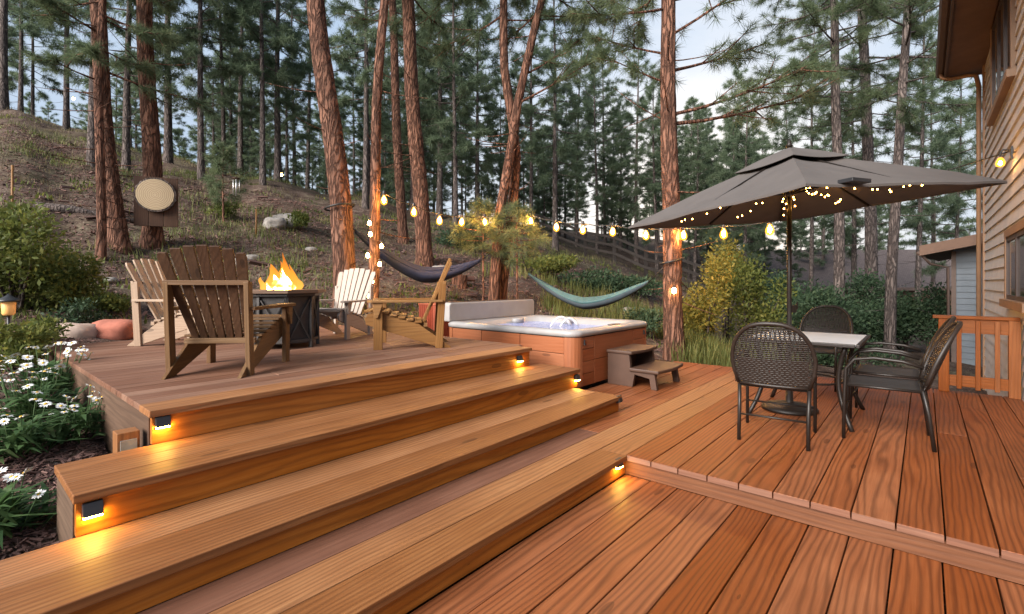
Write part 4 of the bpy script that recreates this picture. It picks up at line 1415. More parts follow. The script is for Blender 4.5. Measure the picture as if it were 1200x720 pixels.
near_tree('thick orange barked pine leaning left behind the white armchair', 408, 366, 8.6, [(398, 240, 8.6), (385, 120, 8.7), (370, 0, 8.8)], 27, 13, .58, 2.6, 34, 11)
near_tree('slim pine wrapped with small round bulbs beside the fire table', 437, 352, 8.7, [(438, 240, 8.7), (443, 120, 8.7), (450, 0, 8.8)], 13, 13, .60, 2.0, 26, 12, flare=.15)
near_tree('straight grey pine standing above the blue hammock', 497, 312, 13, [(492, 220, 13), (482, 90, 13), (477, 0, 13)], 19, 16, .42, 2.8, 40, 13, bmat='bark')
near_tree('brown pine close behind the slim pine, half hidden by it', 472, 287, 16.5, [(468, 200, 16.5), (462, 90, 16.5), (460, 0, 16.5)], 11.5, 17, .42, 2.6, 36, 14, bmat='bark')
near_tree('twin pine stem leaning right over the hot tub, crossing its neighbour', 577, 354, 10.0, [(588, 240, 10.0), (606, 120, 10.1), (636, 0, 10.2)], 12.5, 12, .50, 2.4, 34, 15, flare=.2,
          extra=((4.3, -.3, 1.6, .35), (4.9, .2, 1.5, .5)))
near_tree('twin pine stem bending left behind the hot tub cover', 586, 354, 10.3, [(599, 265, 10.3), (604, 180, 10.3), (592, 80, 10.3), (590, 0, 10.4)], 13, 12, .50, 2.4, 34, 16, flare=.2)
near_tree('orange lit pine with a black strap behind the umbrella', 792, 420, 8.3, [(788, 330, 8.3), (785, 200, 8.3), (782, 0, 8.3)], 23, 11, .52, 2.6, 30, 17, flare=.25,
          extra=((4.0, .05, 2.4, .08), (4.15, -.25, 2.1, .12), (4.9, .3, 2.0, .3), (4.7, 3.3, 1.1, .25), (5.2, 2.8, 1.3, .3), (5.5, -.6, 1.9, .3)))
near_tree('pine behind the dark board and round log slice', 179, 286, 11, [(177, 195, 11), (173, 80, 11), (170, 0, 11)], 20, 14, .48, 2.6, 26, 18, bmat='bark')
near_tree('thin straight pine trunk at the uphill edge of the litter, before a thicker one', 117, 308, 9.5, [(118, 180, 9.5), (118, 80, 9.6), (118, 0, 9.7)], 10, 12, .30, 1.4, 24, 19, bmat='bark', flare=.15, dead=14)
near_tree('old pine with flared roots behind the thin trunk above the shrub', 140, 300, 10.3, [(127, 180, 10.3), (118, 80, 10.3), (112, 0, 10.3)], 19, 13, .27, 2.4, 26, 20, bmat='bark', flare=.6)
near_tree('slender pine nearest the railing side, leaning right behind the patio chairs', 1042, 400, 13, [(1047, 280, 13), (1056, 130, 13), (1064, 0, 13)], 12, 15, .42, 2.4, 44, 22, bmat='bark_far', flare=.2)
near_tree('tall straight pine behind the umbrella pole and round chair back', 985, 392, 14, [(983, 250, 14), (979, 100, 14), (977, 0, 14)], 12, 17, .40, 2.6, 50, 23, bmat='bark_far', flare=.2)
near_tree('thick pine between the two slender trunks right of the umbrella pole', 1022, 385, 18, [(1020, 250, 18), (1014, 100, 18), (1010, 0, 18)], 14, 19, .40, 3.0, 56, 24, bmat='bark_far', flare=.2)

# far pines: a few meshes, many copies
VAR = []
for k in range(7):
    H = [15, 17, 14, 18, 13, 16, 12][k]
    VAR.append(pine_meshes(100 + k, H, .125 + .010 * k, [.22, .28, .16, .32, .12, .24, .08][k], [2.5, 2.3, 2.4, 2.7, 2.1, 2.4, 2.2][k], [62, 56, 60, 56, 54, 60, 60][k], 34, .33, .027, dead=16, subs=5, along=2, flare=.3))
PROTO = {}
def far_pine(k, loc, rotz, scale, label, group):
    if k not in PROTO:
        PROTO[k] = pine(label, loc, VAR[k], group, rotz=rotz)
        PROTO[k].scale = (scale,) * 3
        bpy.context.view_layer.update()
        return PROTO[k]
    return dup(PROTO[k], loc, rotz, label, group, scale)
ZONES = [(-80, 140, 'dark pine on the ridge above the garden shrub, one of a close stand', 'pines on the ridge above the shrub'),
         (140, 300, 'dark pine on the slope behind the round log slice, one of a close stand', 'pines behind the log slice'),
         (300, 420, 'dark pine on the slope behind the fire table, one of a close stand', 'pines behind the fire table'),
         (420, 580, 'dark pine on the slope behind the string lights, one of a close stand', 'pines behind the string lights'),
         (580, 770, 'slim blue green pine in the stand along the rail fence', 'pines along the rail fence'),
         (770, 960, 'slim blue green pine in the distance behind the grey umbrella', 'pines behind the umbrella'),
         (960, 1260, 'blue green pine in the stand over the brown shingle roof', 'pines over the neighbour roof')]
g = np.random.default_rng(21)
far = []
# noticed trunks: px, Y, variant, scale
for px, Y, k, s in ((4, 22, 3, 1.1), (24, 27, 1, .9), (38, 30, 0, .9), (78, 24, 1, 1.0), (108, 17, 3, 1.0), (148, 19, 0, 1.1), (197, 22, 5, 1.0), (236, 20, 1, 1.0), (262, 23, 0, .9), (282, 27, 3, 1.0),
                    (308, 21, 1, .95), (326, 24, 5, 1.0), (345, 29, 0, 1.0), (360, 33, 3, 1.), (428, 21, 1, 1.0), (515, 25, 5, 1.0), (534, 22, 0, 1.0), (560, 27, 2, 1.0), (622, 27, 1, .9),
                    (651, 22, 5, .82), (676, 30, 1, .85), (700, 28, 0, .85), (709, 34, 3, .85), (746, 29, 5, .85), (770, 26, 2, .8), (822, 30, 0, .72), (851, 36, 2, .7), (880, 33, 5, .7), (925, 30, 1, .85),
                    (950, 24, 3, .8), (1075, 22, 3, .9), (1093, 30, 1, 1.0), (1000, 29, 5, 1.0), (1120, 26, 0, 1.0), (965, 40, 2, 1.1)):
    far.append((px, Y, k, s))
cnt = 0
while cnt < 95:
    px = g.uniform(-70, 1240)
    Y = g.uniform(22, 62)
    if px < 560 and Y < 26: continue
    if px > 900 and Y < 50: continue
    s = g.uniform(.75, 1.1)
    if 560 < px < 960: s *= .78
    if 640 < px < 780 and Y < 30: continue
    if px < 330 and g.uniform() < .6: continue
    if any(abs(px - q[0]) * Y / F < 1.0 and abs(Y - q[1]) < 1.5 for q in far): continue
    far.append((px, Y, int(g.integers(0, 7)), s)); cnt += 1
for _ in range(46):
    px = g.uniform(-60, 960); Y = g.uniform(27, 52)
    if 560 < px < 800 and Y < 31: continue
    far.append((px, Y, 6, g.uniform(.35, .62)))
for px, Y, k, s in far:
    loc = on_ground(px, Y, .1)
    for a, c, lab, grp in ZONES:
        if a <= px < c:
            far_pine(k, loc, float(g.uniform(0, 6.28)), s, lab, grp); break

# ------------------------------------------------------------------ shrubs, grass, daisies
def leaf_cloud(g, n, blobs, size, aspect=.45, up=.3):
    """blobs: (cx,cy,cz,rx,ry,rz); leaves on and in them"""
    w = np.array([b_[3] * b_[4] * b_[5] for b_ in blobs]) ** .7; w /= w.sum()
    idx = g.choice(len(blobs), n, p=w)
    B = np.array(blobs)[idx]
    d = g.normal(size=(n, 3)); d /= np.linalg.norm(d, axis=1)[:, None]
    r = g.uniform(.25, 1, (n, 1)) ** .5 * (1 + .25 * g.normal(size=(n, 1)))
    p = B[:, :3] + d * r * B[:, 3:]
    p[:, 2] = np.maximum(p[:, 2], .01)
    ax = g.normal(size=(n, 3)) + d * .8 + np.array([0, 0, up]); ax /= np.linalg.norm(ax, axis=1)[:, None]
    sd = np.cross(ax, g.normal(size=(n, 3))); sd /= np.linalg.norm(sd, axis=1)[:, None] + 1e-9
    L = size * g.uniform(.6, 1.3, (n, 1))
    V = np.stack([p, p + ax * L * .5 + sd * L * aspect * .5, p + ax * L, p + ax * L * .5 - sd * L * aspect * .5], 1).reshape(-1, 3)
    bt = g.normal(.5, .2, len(blobs))[idx]
    tint = np.repeat(np.clip(bt * .6 + .2 + g.normal(0, .16, n), 0, 1), 4)
    return np_mesh('foliage', V, np.arange(4 * n).reshape(-1, 4), 4, tint)

def shrub(label, loc, w, h, n, size, mat, seed, group, blobs=9, name='shrub', aspect=.45, stemmat='bark_far'):
    g = np.random.default_rng(seed)
    bl = []
    st = MB()
    for k in range(blobs):
        a = g.uniform(0, 6.28); r = g.uniform(0, .75) * w
        z = h * g.uniform(.25, .88) * (1 - .35 * (r / w) ** 2)
        s = g.uniform(.22, .42)
        x, y = r * math.cos(a), r * math.sin(a)
        bl.append((x, y, z, w * s, w * s, h * s * .7))
        st.tube([(x * .1, y * .1, -.1), (x * .5, y * .5, z * .5), (x, y, z)], [.014 + .008 * h, .01 + .004 * h, .004], 5)
    t = thing(name, label, 'shrub', loc, 0, group)
    link('foliage', leaf_cloud(g, n, bl, size, aspect), M[mat], t)
    st.build('stem', M[stemmat], t)
    return t

SB = [  # label, px, Y, w, h, n, size, mat
    ('leafy green shrub spilling over the slope at the photo edge, tallest of the garden bed', 22, 6.6, .90, 1.45, 4600, .080, 'leaf'),
    ('rounded green shrub above the path lamp', 72, 6.9, .75, .95, 4500, .07, 'leaf'),
    ('low yellow green bush behind the daisies', 30, 5.0, .50, .42, 2600, .06, 'leaf'),
    ('small pale leaved plant beside the red boulder', 122, 6.9, .42, .30, 1300, .06, 'leaf'),
    ('dry grey green plant behind the tan boulder', 95, 6.3, .40, .34, 1200, .05, 'leaf_dk'),
    ('autumn tinted shrub beside the orange lit pine trunk', 828, 9.6, .80, 1.95, 4200, .085, 'leaf_au'),
    ('tall green and yellow shrub behind the umbrella pole', 880, 10.4, 1.0, 1.85, 5200, .085, 'leaf'),
    ('green shrub turning orange under the umbrella edge', 852, 11.5, .9, 2.3, 4200, .085, 'leaf_au'),
    ('dark green bush behind the round chair back', 958, 12.5, 1.3, 1.6, 5200, .10, 'leaf_dk'),
    ('dense green bush between the two slender trunks', 1010, 15.5, 1.6, 2.1, 6000, .11, 'leaf_dk'),
    ('broad green bush touching the leaning slender trunk', 1062, 14.5, 1.5, 2.0, 6000, .11, 'leaf_dk'),
    ('green bush right before the blue grey garage wall', 1098, 14.0, 1.1, 1.9, 4800, .10, 'leaf_dk'),
    ('low dark bush below the neighbour roof', 925, 17.0, 1.6, 1.9, 4500, .12, 'leaf_dk'),
    ('low dark bush behind the stone slabs', 990, 10.5, 1.0, .75, 3600, .08, 'leaf_dk'),
    ('bushy green shrub below the fence, left end of the teal hammock', 640, 14.5, 1.2, .62, 2600, .10, 'leaf'),
    ('bushy green shrub right above the middle of the teal hammock', 692, 14.5, 1.2, .60, 2600, .10, 'leaf_dk'),
    ('bushy green shrub by the strapped pine and the hammock end', 742, 14.0, 1.0, .62, 2200, .10, 'leaf_dk'),
    ('green bush under the last string bulbs by the twin pine', 545, 17.0, 1.5, .8, 3600, .11, 'leaf_dk'),
    ('low green bush right of the hot tub below the hammock end', 758, 9.6, .55, .55, 2200, .07, 'leaf_dk'),
    ('small bush at the ridge beside the wind chime', 262, 14.5, .5, .5, 1200, .08, 'leaf'),
    ('small green bush on the slope above the grey boulders', 350, 15.0, .7, .5, 1500, .09, 'leaf'),
]
for k, (lab, px, Y, w, h, n, size, mat) in enumerate(SB):
    shrub(lab, on_ground(px, Y), w, h, n, size, mat, 300 + k, 'garden and hillside shrubs')

# young pine with drooping needles beside the wind chime
sap = pine_meshes(61, 2.3, .035, .35, .85, 26, 26, .20, .014, n_ring=7, rings=10, dead=0, subs=3, flare=.1)
pine('young pine sapling with bushy needles beside the wind chime', on_ground(262, 14.0, .05), sap, 'pine saplings', ('bark', 'needles'), 'pine_sapling')
for k, (px, Y, sd, lab) in enumerate(((606, 9.75, 62, 'small lit pine sapling with yellow green needles at the twin pines'), (566, 9.95, 63, 'small pine sapling glowing under a bulb left of the twin pines'))):
    sap = pine_meshes(sd, 2.25, .03, .55, .70, 22, 40, .17, .009, n_ring=7, rings=10, dead=0, subs=3, flare=.1)
    pine(lab, on_ground(px, Y, .05), sap, 'pine saplings', ('bark', 'needles'), 'pine_sapling')

def grass_stuff(name, label, pts, hmin, hmax, mat, g, blades=9, wid=.008, spread=.12):
    pts = np.asarray(pts); T = len(pts)
    b0 = pts[:, None] + np.concatenate([g.normal(0, spread, (T, blades, 2)), np.zeros((T, blades, 1))], 2)
    b0[..., 2] = ground_z(b0[..., 0].ravel(), b0[..., 1].ravel()).reshape(T, blades) - .02
    a = g.uniform(0, 6.28, (T, blades)); hh = g.uniform(hmin, hmax, (T, blades))
    lean = np.stack([np.cos(a), np.sin(a), 0 * a], -1) * (hh * g.uniform(.1, .6, (T, blades)))[..., None]
    sd = np.stack([-np.sin(a), np.cos(a), 0 * a], -1) * wid
    up = np.zeros_like(lean); up[..., 2] = hh
    mid = b0 + lean * .35 + up * .6
    tip = b0 + lean + up
    V = np.stack([b0 - sd, b0 + sd, mid + sd * .7, tip, mid - sd * .7], 2).reshape(-1, 3)
    n = T * blades
    o = np.arange(n)[:, None] * 5
    Fc = np.concatenate([o + np.array([[0, 1, 2]]), o + np.array([[0, 2, 4]]), o + np.array([[4, 2, 3]])], 0)
    tint = np.repeat(np.clip(np.repeat(g.normal(.45, .2, T), blades) + g.normal(0, .12, n), 0, 1), 5)
    o = link(name, np_mesh(name, V, Fc, 3, tint), M[mat])
    return tag(o, label, None, None, 'stuff')

g = np.random.default_rng(33)
def outside(x, y, pad=.12):
    u, v = SU * x + CU * y, -CU * x + SU * y
    ok = np.ones(len(x), bool)
    for (u0, u1, v0, v1) in ((U4L, U4R + .2, V4, VB), (U3L, U3R, V3, V4 + .2), (U2L, U2R, V2, V3 + .2), (U1L, UE, V1, V2 + .2), (UE, UF, -4, TV0), (-4, UE, -5, V1), (TU0 - .5, TU1, TV0, TV1)):
        ok &= ~((u > u0 - pad) & (u < u1 + pad) & (v > v0 - pad) & (v < v1 + pad))
    return ok
def scatter(n, px0, px1, Y0, Y1, thr=None, seed=0, sc_=.5):
    px = g.uniform(px0, px1, n); Y = np.sqrt(g.uniform(Y0 ** 2, Y1 ** 2, n))
    x = (px - 600) / F * Y
    ok = outside(x, Y)
    if thr is not None: ok &= vnoise(x * sc_, Y * sc_, 0, seed) > thr
    return np.stack([x, Y, 0 * x], -1)[ok]
grass_stuff('grass', 'thin green and straw coloured grass on the forest slope', scatter(4200, 0, 800, 7.5, 28, .12, 40), .08, .28, 'grass', g, 9, .009, .16)
grass_stuff('dry_grass', 'dry straw grass scattered over the forest slope', scatter(2600, 0, 820, 6.5, 26, .0, 41), .06, .22, 'drygrass', g, 7, .007, .12)
grass_stuff('deck_edge_grass', 'tall yellow green grass along the far deck edge', np.concatenate([scatter(260, 800, 930, 7.6, 9.6), scatter(200, 560, 780, 9.5, 13, 0, 4)]), .2, .5, 'grass', g, 14, .008, .12)
grass_stuff('garden_ground_cover', 'low green ground cover between the garden shrubs', scatter(500, -60, 160, 5.4, 8.5, .0, 44, 1.2), .06, .16, 'grass', g, 9, .014, .12)

# mulch chips and needle litter
def chips(name, label, pts, size, mat, tint_mu=.5, flat=.35):
    T = len(pts)
    pts[:, 2] = ground_z(pts[:, 0], pts[:, 1]) + g.uniform(.0, size * .35, T)
    a = g.uniform(0, 6.28, T); ti = g.normal(0, flat, T)
    d = np.stack([np.cos(a) * np.cos(ti), np.sin(a) * np.cos(ti), np.sin(ti)], -1)
    s = np.cross(d, np.array([[0, 0, 1.]]) + g.normal(0, .4, (T, 3))); s /= np.linalg.norm(s, axis=1)[:, None]
    nrm = np.cross(s, d)
    L = (size * g.uniform(.5, 1.4, T))[:, None]; W = L * g.uniform(.12, .3, T)[:, None]; H = W * .35
    c = []
    for i in (-1, 1):
        for j in (-1, 1):
            for k in (-1, 1): c.append(pts + d * L * i / 2 + s * W * j / 2 * (1 if i < 0 else .7) + nrm * H * k / 2)
    V = np.stack(c, 1).reshape(-1, 3)
    fs = np.array([(0, 1, 3, 2), (4, 6, 7, 5), (0, 4, 5, 1), (2, 3, 7, 6), (0, 2, 6, 4), (1, 5, 7, 3)])
    Fc = (np.arange(T)[:, None, None] * 8 + fs[None]).reshape(-1, 4)
    o = link(name, np_mesh(name, V, Fc, 4, np.repeat(np.clip(g.normal(tint_mu, .25, T), 0, 1), 8)), M[mat])
    return tag(o, label, None, None, 'stuff')
pm = []
px = g.uniform(-160, 175, 14000); Y = g.uniform(1.5, 5.9, 14000); x = (px - 600) / F * Y
ok = outside(x, Y, .0); chips('bark_mulch', 'red brown shredded bark mulch in the flower bed', np.stack([x, Y, 0 * x], -1)[ok], .055, 'mulch')
chips('forest_litter', 'scattered twigs and bark flakes on the slope', scatter(20000, -20, 820, 6.3, 20), .10, 'mulch', .7, .3)
chips('pebbles', 'small pale stones and cones strewn over the slope', scatter(1400, 0, 800, 6.5, 22), .07, 'rock_tan', .6, .2)
grass_stuff('weeds', 'low green weeds in clumps on the slope', scatter(900, 0, 800, 7.0, 22, .25, 47, .8), .05, .16, 'leaf', g, 12, .022, .14)
chips('fallen_sticks', 'short fallen sticks lying about the slope', scatter(90, 0, 800, 7, 20), .38, 'mulch', .4, .15)

# daisies
def daisy_clump(label, loc, seed, nfl, w, h, nl):
    g = np.random.default_rng(seed)
    t = thing('daisy_plant', label, 'flowers', loc, 0, 'white daisies in the mulch bed')
    # leaves: long strap leaves from the base
    vs, fs, ti = [], [], []
    for k in range(nl):
        a = g.uniform(0, 6.28); r = g.uniform(0, .75) * w
        p = Vector((r * math.cos(g.uniform(0, 6.28)), r * math.sin(a), 0))
        L = g.uniform(.10, .24) ; up = g.uniform(.3, 1.3); z0 = g.uniform(0, .55) * h * (1 - .5 * r / w)
        d = Vector((math.cos(a), math.sin(a), up)).normalized(); s = Vector((-math.sin(a), math.cos(a), 0)) * g.uniform(.010, .019)
        o = len(vs); q = p + Vector((0, 0, z0))
        m = q + d * L * .55; e = q + d * L + Vector((math.cos(a), math.sin(a), -.9)) * L * .3
        vs += [q - s * .4, q + s * .4, m + s, m - s, e]; fs += [(o, o + 1, o + 2), (o, o + 2, o + 3), (o + 3, o + 2, o + 4)]
        ti += [float(np.clip(g.normal(.45, .22), 0, 1))] * 5
    link('foliage', np_mesh('foliage', np.array([tuple(v) for v in vs]), np.array(fs), 3, ti), M['daisyleaf'], t)
    st = MB()
    fp = daisy_clump.proto
    for k in range(nfl):
        a = g.uniform(0, 6.28); r = g.uniform(.1, 1) ** .6 * w
        x, y = r * math.cos(a), r * math.sin(a); z = h * g.uniform(.72, 1.1) * (1 - .25 * (r / w) ** 2)
        st.tube([(x * .55, y * .55, 0), (x * .8, y * .8, z * .6), (x, y, z)], [.004, .0035, .003], 4)
        if fp is None:
            mb = MB(); n = 15; rp = .042
            for q in range(n):
                an = 2 * math.pi * q / n + random.uniform(-.08, .08); dr = random.uniform(-.010, .006)
                d = Vector((math.cos(an), math.sin(an), 0)); s = Vector((-math.sin(an), math.cos(an), 0))
                mb.add([d * .008 - s * .003, d * .008 + s * .003, d * rp * .7 + s * .0075 + Vector((0, 0, .004 + dr * .5)), d * rp + Vector((0, 0, dr)), d * rp * .7 - s * .0075 + Vector((0, 0, .004 + dr * .5))], [(0, 1, 2, 3, 4)])
            f = mb.build('flower', M['petal'], t)
            cb = MB(); cb.lathe([(.0125, 0), (.011, .005), (.006, .009), (.0, .010)], 10); cb.build('flower_centre', M['yolk'], f)
            fp = daisy_clump.proto = f
            fo = f
            bpy.context.view_layer.update()
        else:
            fo = fp.copy(); COL.objects.link(fo); fo.parent = t
            c = fp.children[0].copy(); COL.objects.link(c); c.parent = fo
        fo.location = (x, y, z)
        fo.rotation_euler = (g.normal(0, .38), g.normal(0, .38), g.uniform(0, 6.28))
        sc0 = g.uniform(.55, .95); fo.scale = (sc0,) * 3
    st.build('stem', M['daisyleaf'], t)
    return t
daisy_clump.proto = None
for k, (px, Y, nf, w, h, nl, lab) in enumerate(((58, 4.15, 26, .30, .46, 210, 'tall daisy clump with many white flowers touching the fire deck corner'),
                                                 (38, 3.55, 24, .28, .44, 210, 'white daisy clump in the middle of the mulch bed'),
                                                 (92, 3.35, 12, .20, .34, 130, 'sparse daisy clump before the deck side boards'),
                                                 (22, 3.0, 13, .24, .34, 180, 'low broad leaved daisy clump in front of the bigger ones'),
                                                 (-8, 2.25, 8, .22, .27, 170, 'daisy clump at the lower photo edge beside the wide step'))):
    x = (px - 600) / F * Y
    daisy_clump(lab, (x, Y, gz(x, Y) - .01), 500 + k, nf, w, h, nl)

# boulders and rocks
def rock(label, loc, size, mat, seed, group=None, name='boulder', rotz=0):
    g = np.random.default_rng(seed)
    n, m = 20, 14
    vs, fs = [], []
    for i in range(m + 1):
        ph = math.pi * i / m
        for k in range(n):
            a = 2 * math.pi * k / n
            d = np.array([math.sin(ph) * math.cos(a), math.sin(ph) * math.sin(a), math.cos(ph)])
            sq = (np.abs(d) ** 3.2).sum() ** (-1 / 3.2)
            r = sq * (1 + .16 * float(vnoise(d[0] * 1.7 + seed, d[1] * 1.7, d[2] * 1.7, seed)) + .06 * float(vnoise(d[0] * 5, d[1] * 5 + seed, d[2] * 5, seed)))
            vs.append((d[0] * r * size[0] / 2, d[1] * r * size[1] / 2, d[2] * r * size[2] / 2))
    for i in range(m):
        for k in range(n):
            a, c = i * n + k, i * n + (k + 1) % n
            fs.append((a, a + n, c + n, c))
    b = MB(); b.add(vs, fs, None, .5, True)
    o = b.build(name, M[mat], None, 0, loc, rotz)
    return tag(o, label, 'rock', group)
def rk(label, px, py, Y, size, mat, seed, **kw):
    p = P(px, py, Y); rock(label, (p.x, Y, max(gz(p.x, Y), 0) + size[2] * .18), size, mat, seed, 'rocks on the slope', **kw)
rk('red sandstone boulder at the back edge of the fire deck', 135, 390, 6.25, (.56, .40, .30), 'rock_red', 1)
rk('tan sandstone boulder beside the red one', 86, 392, 6.0, (.50, .36, .26), 'rock_tan', 2)
for k, (px, Y, s, lab) in enumerate(((283, 11.0, .38, 'pale grey rock on the slope above the brown armchair back'), (296, 11.5, .32, 'smaller grey rock touching the pale one on the slope'), (322, 14.5, .8, 'big mossy grey boulder on the slope behind the flame'),
                                     (338, 15.2, .9, 'largest grey boulder uphill, behind the leaning pine'), (516, 12.2, .45, 'grey rock under the blue hammock'), (130, 8.6, .22, 'small pale stone below the flared pine roots'),
                                     (245, 9.6, .2, 'small stone on the litter above the pale armchair'), (365, 12.5, .3, 'small grey rock behind the white armchair'), (735, 12.0, .3, 'small stone under the teal hammock'))):
    x = (px - 600) / F * Y
    rock(lab, (x, Y, gz(x, Y) + s * .12), (s, s * .75, s * .55), 'rock_grey', 20 + k, 'rocks on the slope', 'rock', k)
# stump pieces behind the tan chair
for k, (px, Y, h, lab) in enumerate(((535, 11.2, .38, 'short split log stump under the end of the blue hammock'), (541, 11.0, .28, 'lower split log leaning on the stump'))):
    x = (px - 600) / F * Y
    b = MB(); b.tube([(0, 0, -.1), (.01, .0, h * .5), (.02, 0, h)], [.13, .12, .115], 14)
    o = b.build('stump', M['bark'], None, .006, (x, Y, gz(x, Y))); tag(o, lab, 'stump', 'cut log stumps')
# fallen log
fl0, fl1 = on_ground(40, 11.5), on_ground(165, 12.5)
b = MB(); dd = fl1 - fl0
b.tube([(0, 0, .06), tuple(dd * .35 + Vector((0, 0, .10))), tuple(dd * .7 + Vector((0, 0, .02))), tuple(dd + Vector((0, 0, .06)))], [.10, .095, .08, .05], 10)
tag(b.build('fallen_log', M['bark_far'], None, 0, fl0), 'dark fallen log lying across the slope behind the thin trunk', 'log')

# ------------------------------------------------------------------ log slice target
tp_ = P(179, 229, 10.62)
tg = thing('log_target', 'round pale log slice mounted on a dark plank board', 'target', tp_ + Vector((.06, .02, 0)), R(26))
b = MB()
for k in range(3): b.box(-.40 + k * .268, -.40 + k * .268 + .262, .0, .05, -.68, .40, 2)
b.build('board', M['chair_brown'], tg, .006)
b = MB(); n = 36
ring0 = [(.345 * math.cos(2 * math.pi * k / n) * (1 + .02 * math.sin(3 * k)), .345 * math.sin(2 * math.pi * k / n) * .98) for k in range(n)]
b.prism(ring0, -.11, -.003); sl = b.build('log_slice', M['slice'], tg, .006)
b = MB()
for q in range(n):
    a0, a1 = 2 * math.pi * q / n, 2 * math.pi * (q + 1) / n
    c = [(.348, -.105), (.38, -.10), (.38, -.005), (.348, -.005)]
    vs = [(r * math.cos(a) * (1 + .02 * math.sin(3 * q)), y, r * math.sin(a) * .98) for a in (a0, a1) for r, y in c]
    b.add(vs, [(0, 1, 5, 4), (1, 2, 6, 5), (2, 3, 7, 6), (3, 0, 4, 7)])
b.build('bark_ring', M['bark_far'], tg)

# wind chime
wc = thing('wind_chime', 'pale metal wind chime hanging from the sapling branch', 'wind chime', P(277, 210, 13.4))
b = MB(); b.tube([(0, 0, .9), (0, 0, .02)], .006, 5); b.build('cord', M['cable'], wc)
b = MB(); b.lathe([(.10, 0), (.10, .02)], 14); b.build('top_disc', M['chair_brown'], wc)
for k in range(4):
    a = k * 1.57 + .4
    b = MB(); x, y = .075 * math.cos(a), .075 * math.sin(a); b.tube([(x, y, -.02), (x, y, -.36 - .04 * k)], .014, 8); b.build('chime_tube', M['steel'], wc)

# garden path lamp
pl = on_ground(10, 5.35)
pt = thing('path_lamp', 'dark garden path lamp with a dim glow in the shrub bed', 'lamp', pl)
b = MB(); b.tube([(0, 0, -.05), (0, 0, .30)], .014, 8); b.build('post', M['black_plastic'], pt)
b = MB(); b.lathe([(.045, .30), (.055, .32), (.062, .44), (.05, .45)], 10); b.build('lantern', M['lampglow'], pt)
b = MB(); b.lathe([(.11, .45), (.09, .475), (.03, .51), (.0, .54)], 12); b.build('lamp_cap', M['black_plastic'], pt)

# thin yellow garden stakes
for k, (px, Y, h, lab) in enumerate(((14, 9.2, .55, 'thin yellow stake standing in the tall shrub'), (300, 13.2, .75, 'thin pale stake on the slope above the fire table'))):
    p = on_ground(px, Y)
    b = MB(); b.tube([(0, 0, -.1), (.01, 0, h * (2.6 if k == 0 else 1))], .02, 6)
    tag(b.build('stake', M['chair_tan'], None, 0, p), lab, 'stake')

# ------------------------------------------------------------------ split rail fence
fp = [(585, 30.0, 262), (620, 28.5, 0), (652, 27.0, 0), (686, 25.6, 0), (720, 24.4, 0), (757, 23.2, 0), (790, 22.0, 0), (830, 20.6, 0)]
fpts = [on_ground(px, Y) for px, Y, _ in fp]
fn = thing('rail_fence', 'dark split rail fence running down the slope behind the teal hammock', 'fence', fpts[0])
for i, p in enumerate(fpts):
    q = p - fpts[0]
    b = MB(); b.box(q.x - .08, q.x + .08, q.y - .08, q.y + .08, q.z - .3, q.z + 1.5, 2); b.build('post', M['fence'], fn, .01)
    if i:
        a = fpts[i - 1] - fpts[0]
        for h in (.45, .85, 1.25):
            b = MB(); b.beam(a + Vector((0, -.09, h)), q + Vector((0, -.09, h)), .07, .13); b.build('rail', M['fence'], fn, .01)

# ------------------------------------------------------------------ hammocks
def hammock(label, p0, p1, sag, mats, anchors, width, seed, t0=.0, t1=1.0):
    p0, p1 = Vector(p0), Vector(p1)
    t = thing('hammock', label, 'hammock', p0)
    d = p1 - p0; side = Vector((d.y, -d.x, 0)).normalized()
    if side.y > 0: side = -side          # towards the camera
    n, m = 36, 11
    def grid(mb, w_in, lo, hi, off):
        vs, fs = [], []
        for i in range(n + 1):
            s = i / n
            c = d * s + Vector((0, 0, -sag * 4 * s * (1 - s) * (1 + .25 * (1 - abs(2 * s - 1)))))
            ww = width * (math.sin(math.pi * min(max(s, .02), .98))) ** .5
            for k in range(m + 1):
                q = lo + (hi - lo) * k / m
                a = q * math.pi * .86
                fold = (.016 * math.sin(k * 2.1 + 1.3 * seed + s * 3) + .007 * math.sin(k * 4.3 + s * 9)) * math.sin(math.pi * s)
                vs.append(c + side * (math.sin(a) * ww * .5 + off) + Vector((0, 0, -math.cos(a) * ww * .55 + fold + ww * .2)))
        for i in range(n):
            for k in range(m):
                p = i * (m + 1) + k
                fs.append((p, p + 1, p + m + 2, p + m + 1))
        mb.add(vs, fs, None, .5, True)
    b = MB(); grid(b, width, -1, .62, 0); o = b.build('cloth', M[mats[0]], t); so = o.modifiers.new('c', 'SOLIDIFY'); so.thickness = .004
    b = MB(); grid(b, width, .625, 1, 0); o = b.build('edge_band', M[mats[1]], t); so = o.modifiers.new('c', 'SOLIDIFY'); so.thickness = .006
    for e, a in ((Vector((0, 0, 0)), anchors[0]), (d, anchors[1])):
        b = MB(); b.tube([e, Vector(a) - p0], .010, 6); b.build('strap', M['cable'], t)
    return t
hammock('navy blue hammock slung between the leaning pine and the twin pines', P(416, 272, 8.9), P(563, 306, 10.0), .46, ('hammock_blue', 'hammock_blue'), (P(403, 243, 8.45), P(592, 284, 10.0)), .26, 1)
hammock('teal and charcoal hammock slung behind the hot tub', P(620, 322, 10.2), P(760, 331, 8.6), .42, ('hammock_grey', 'hammock_teal'), (P(603, 280, 10.1), P(783, 308, 8.25)), .19, 2)

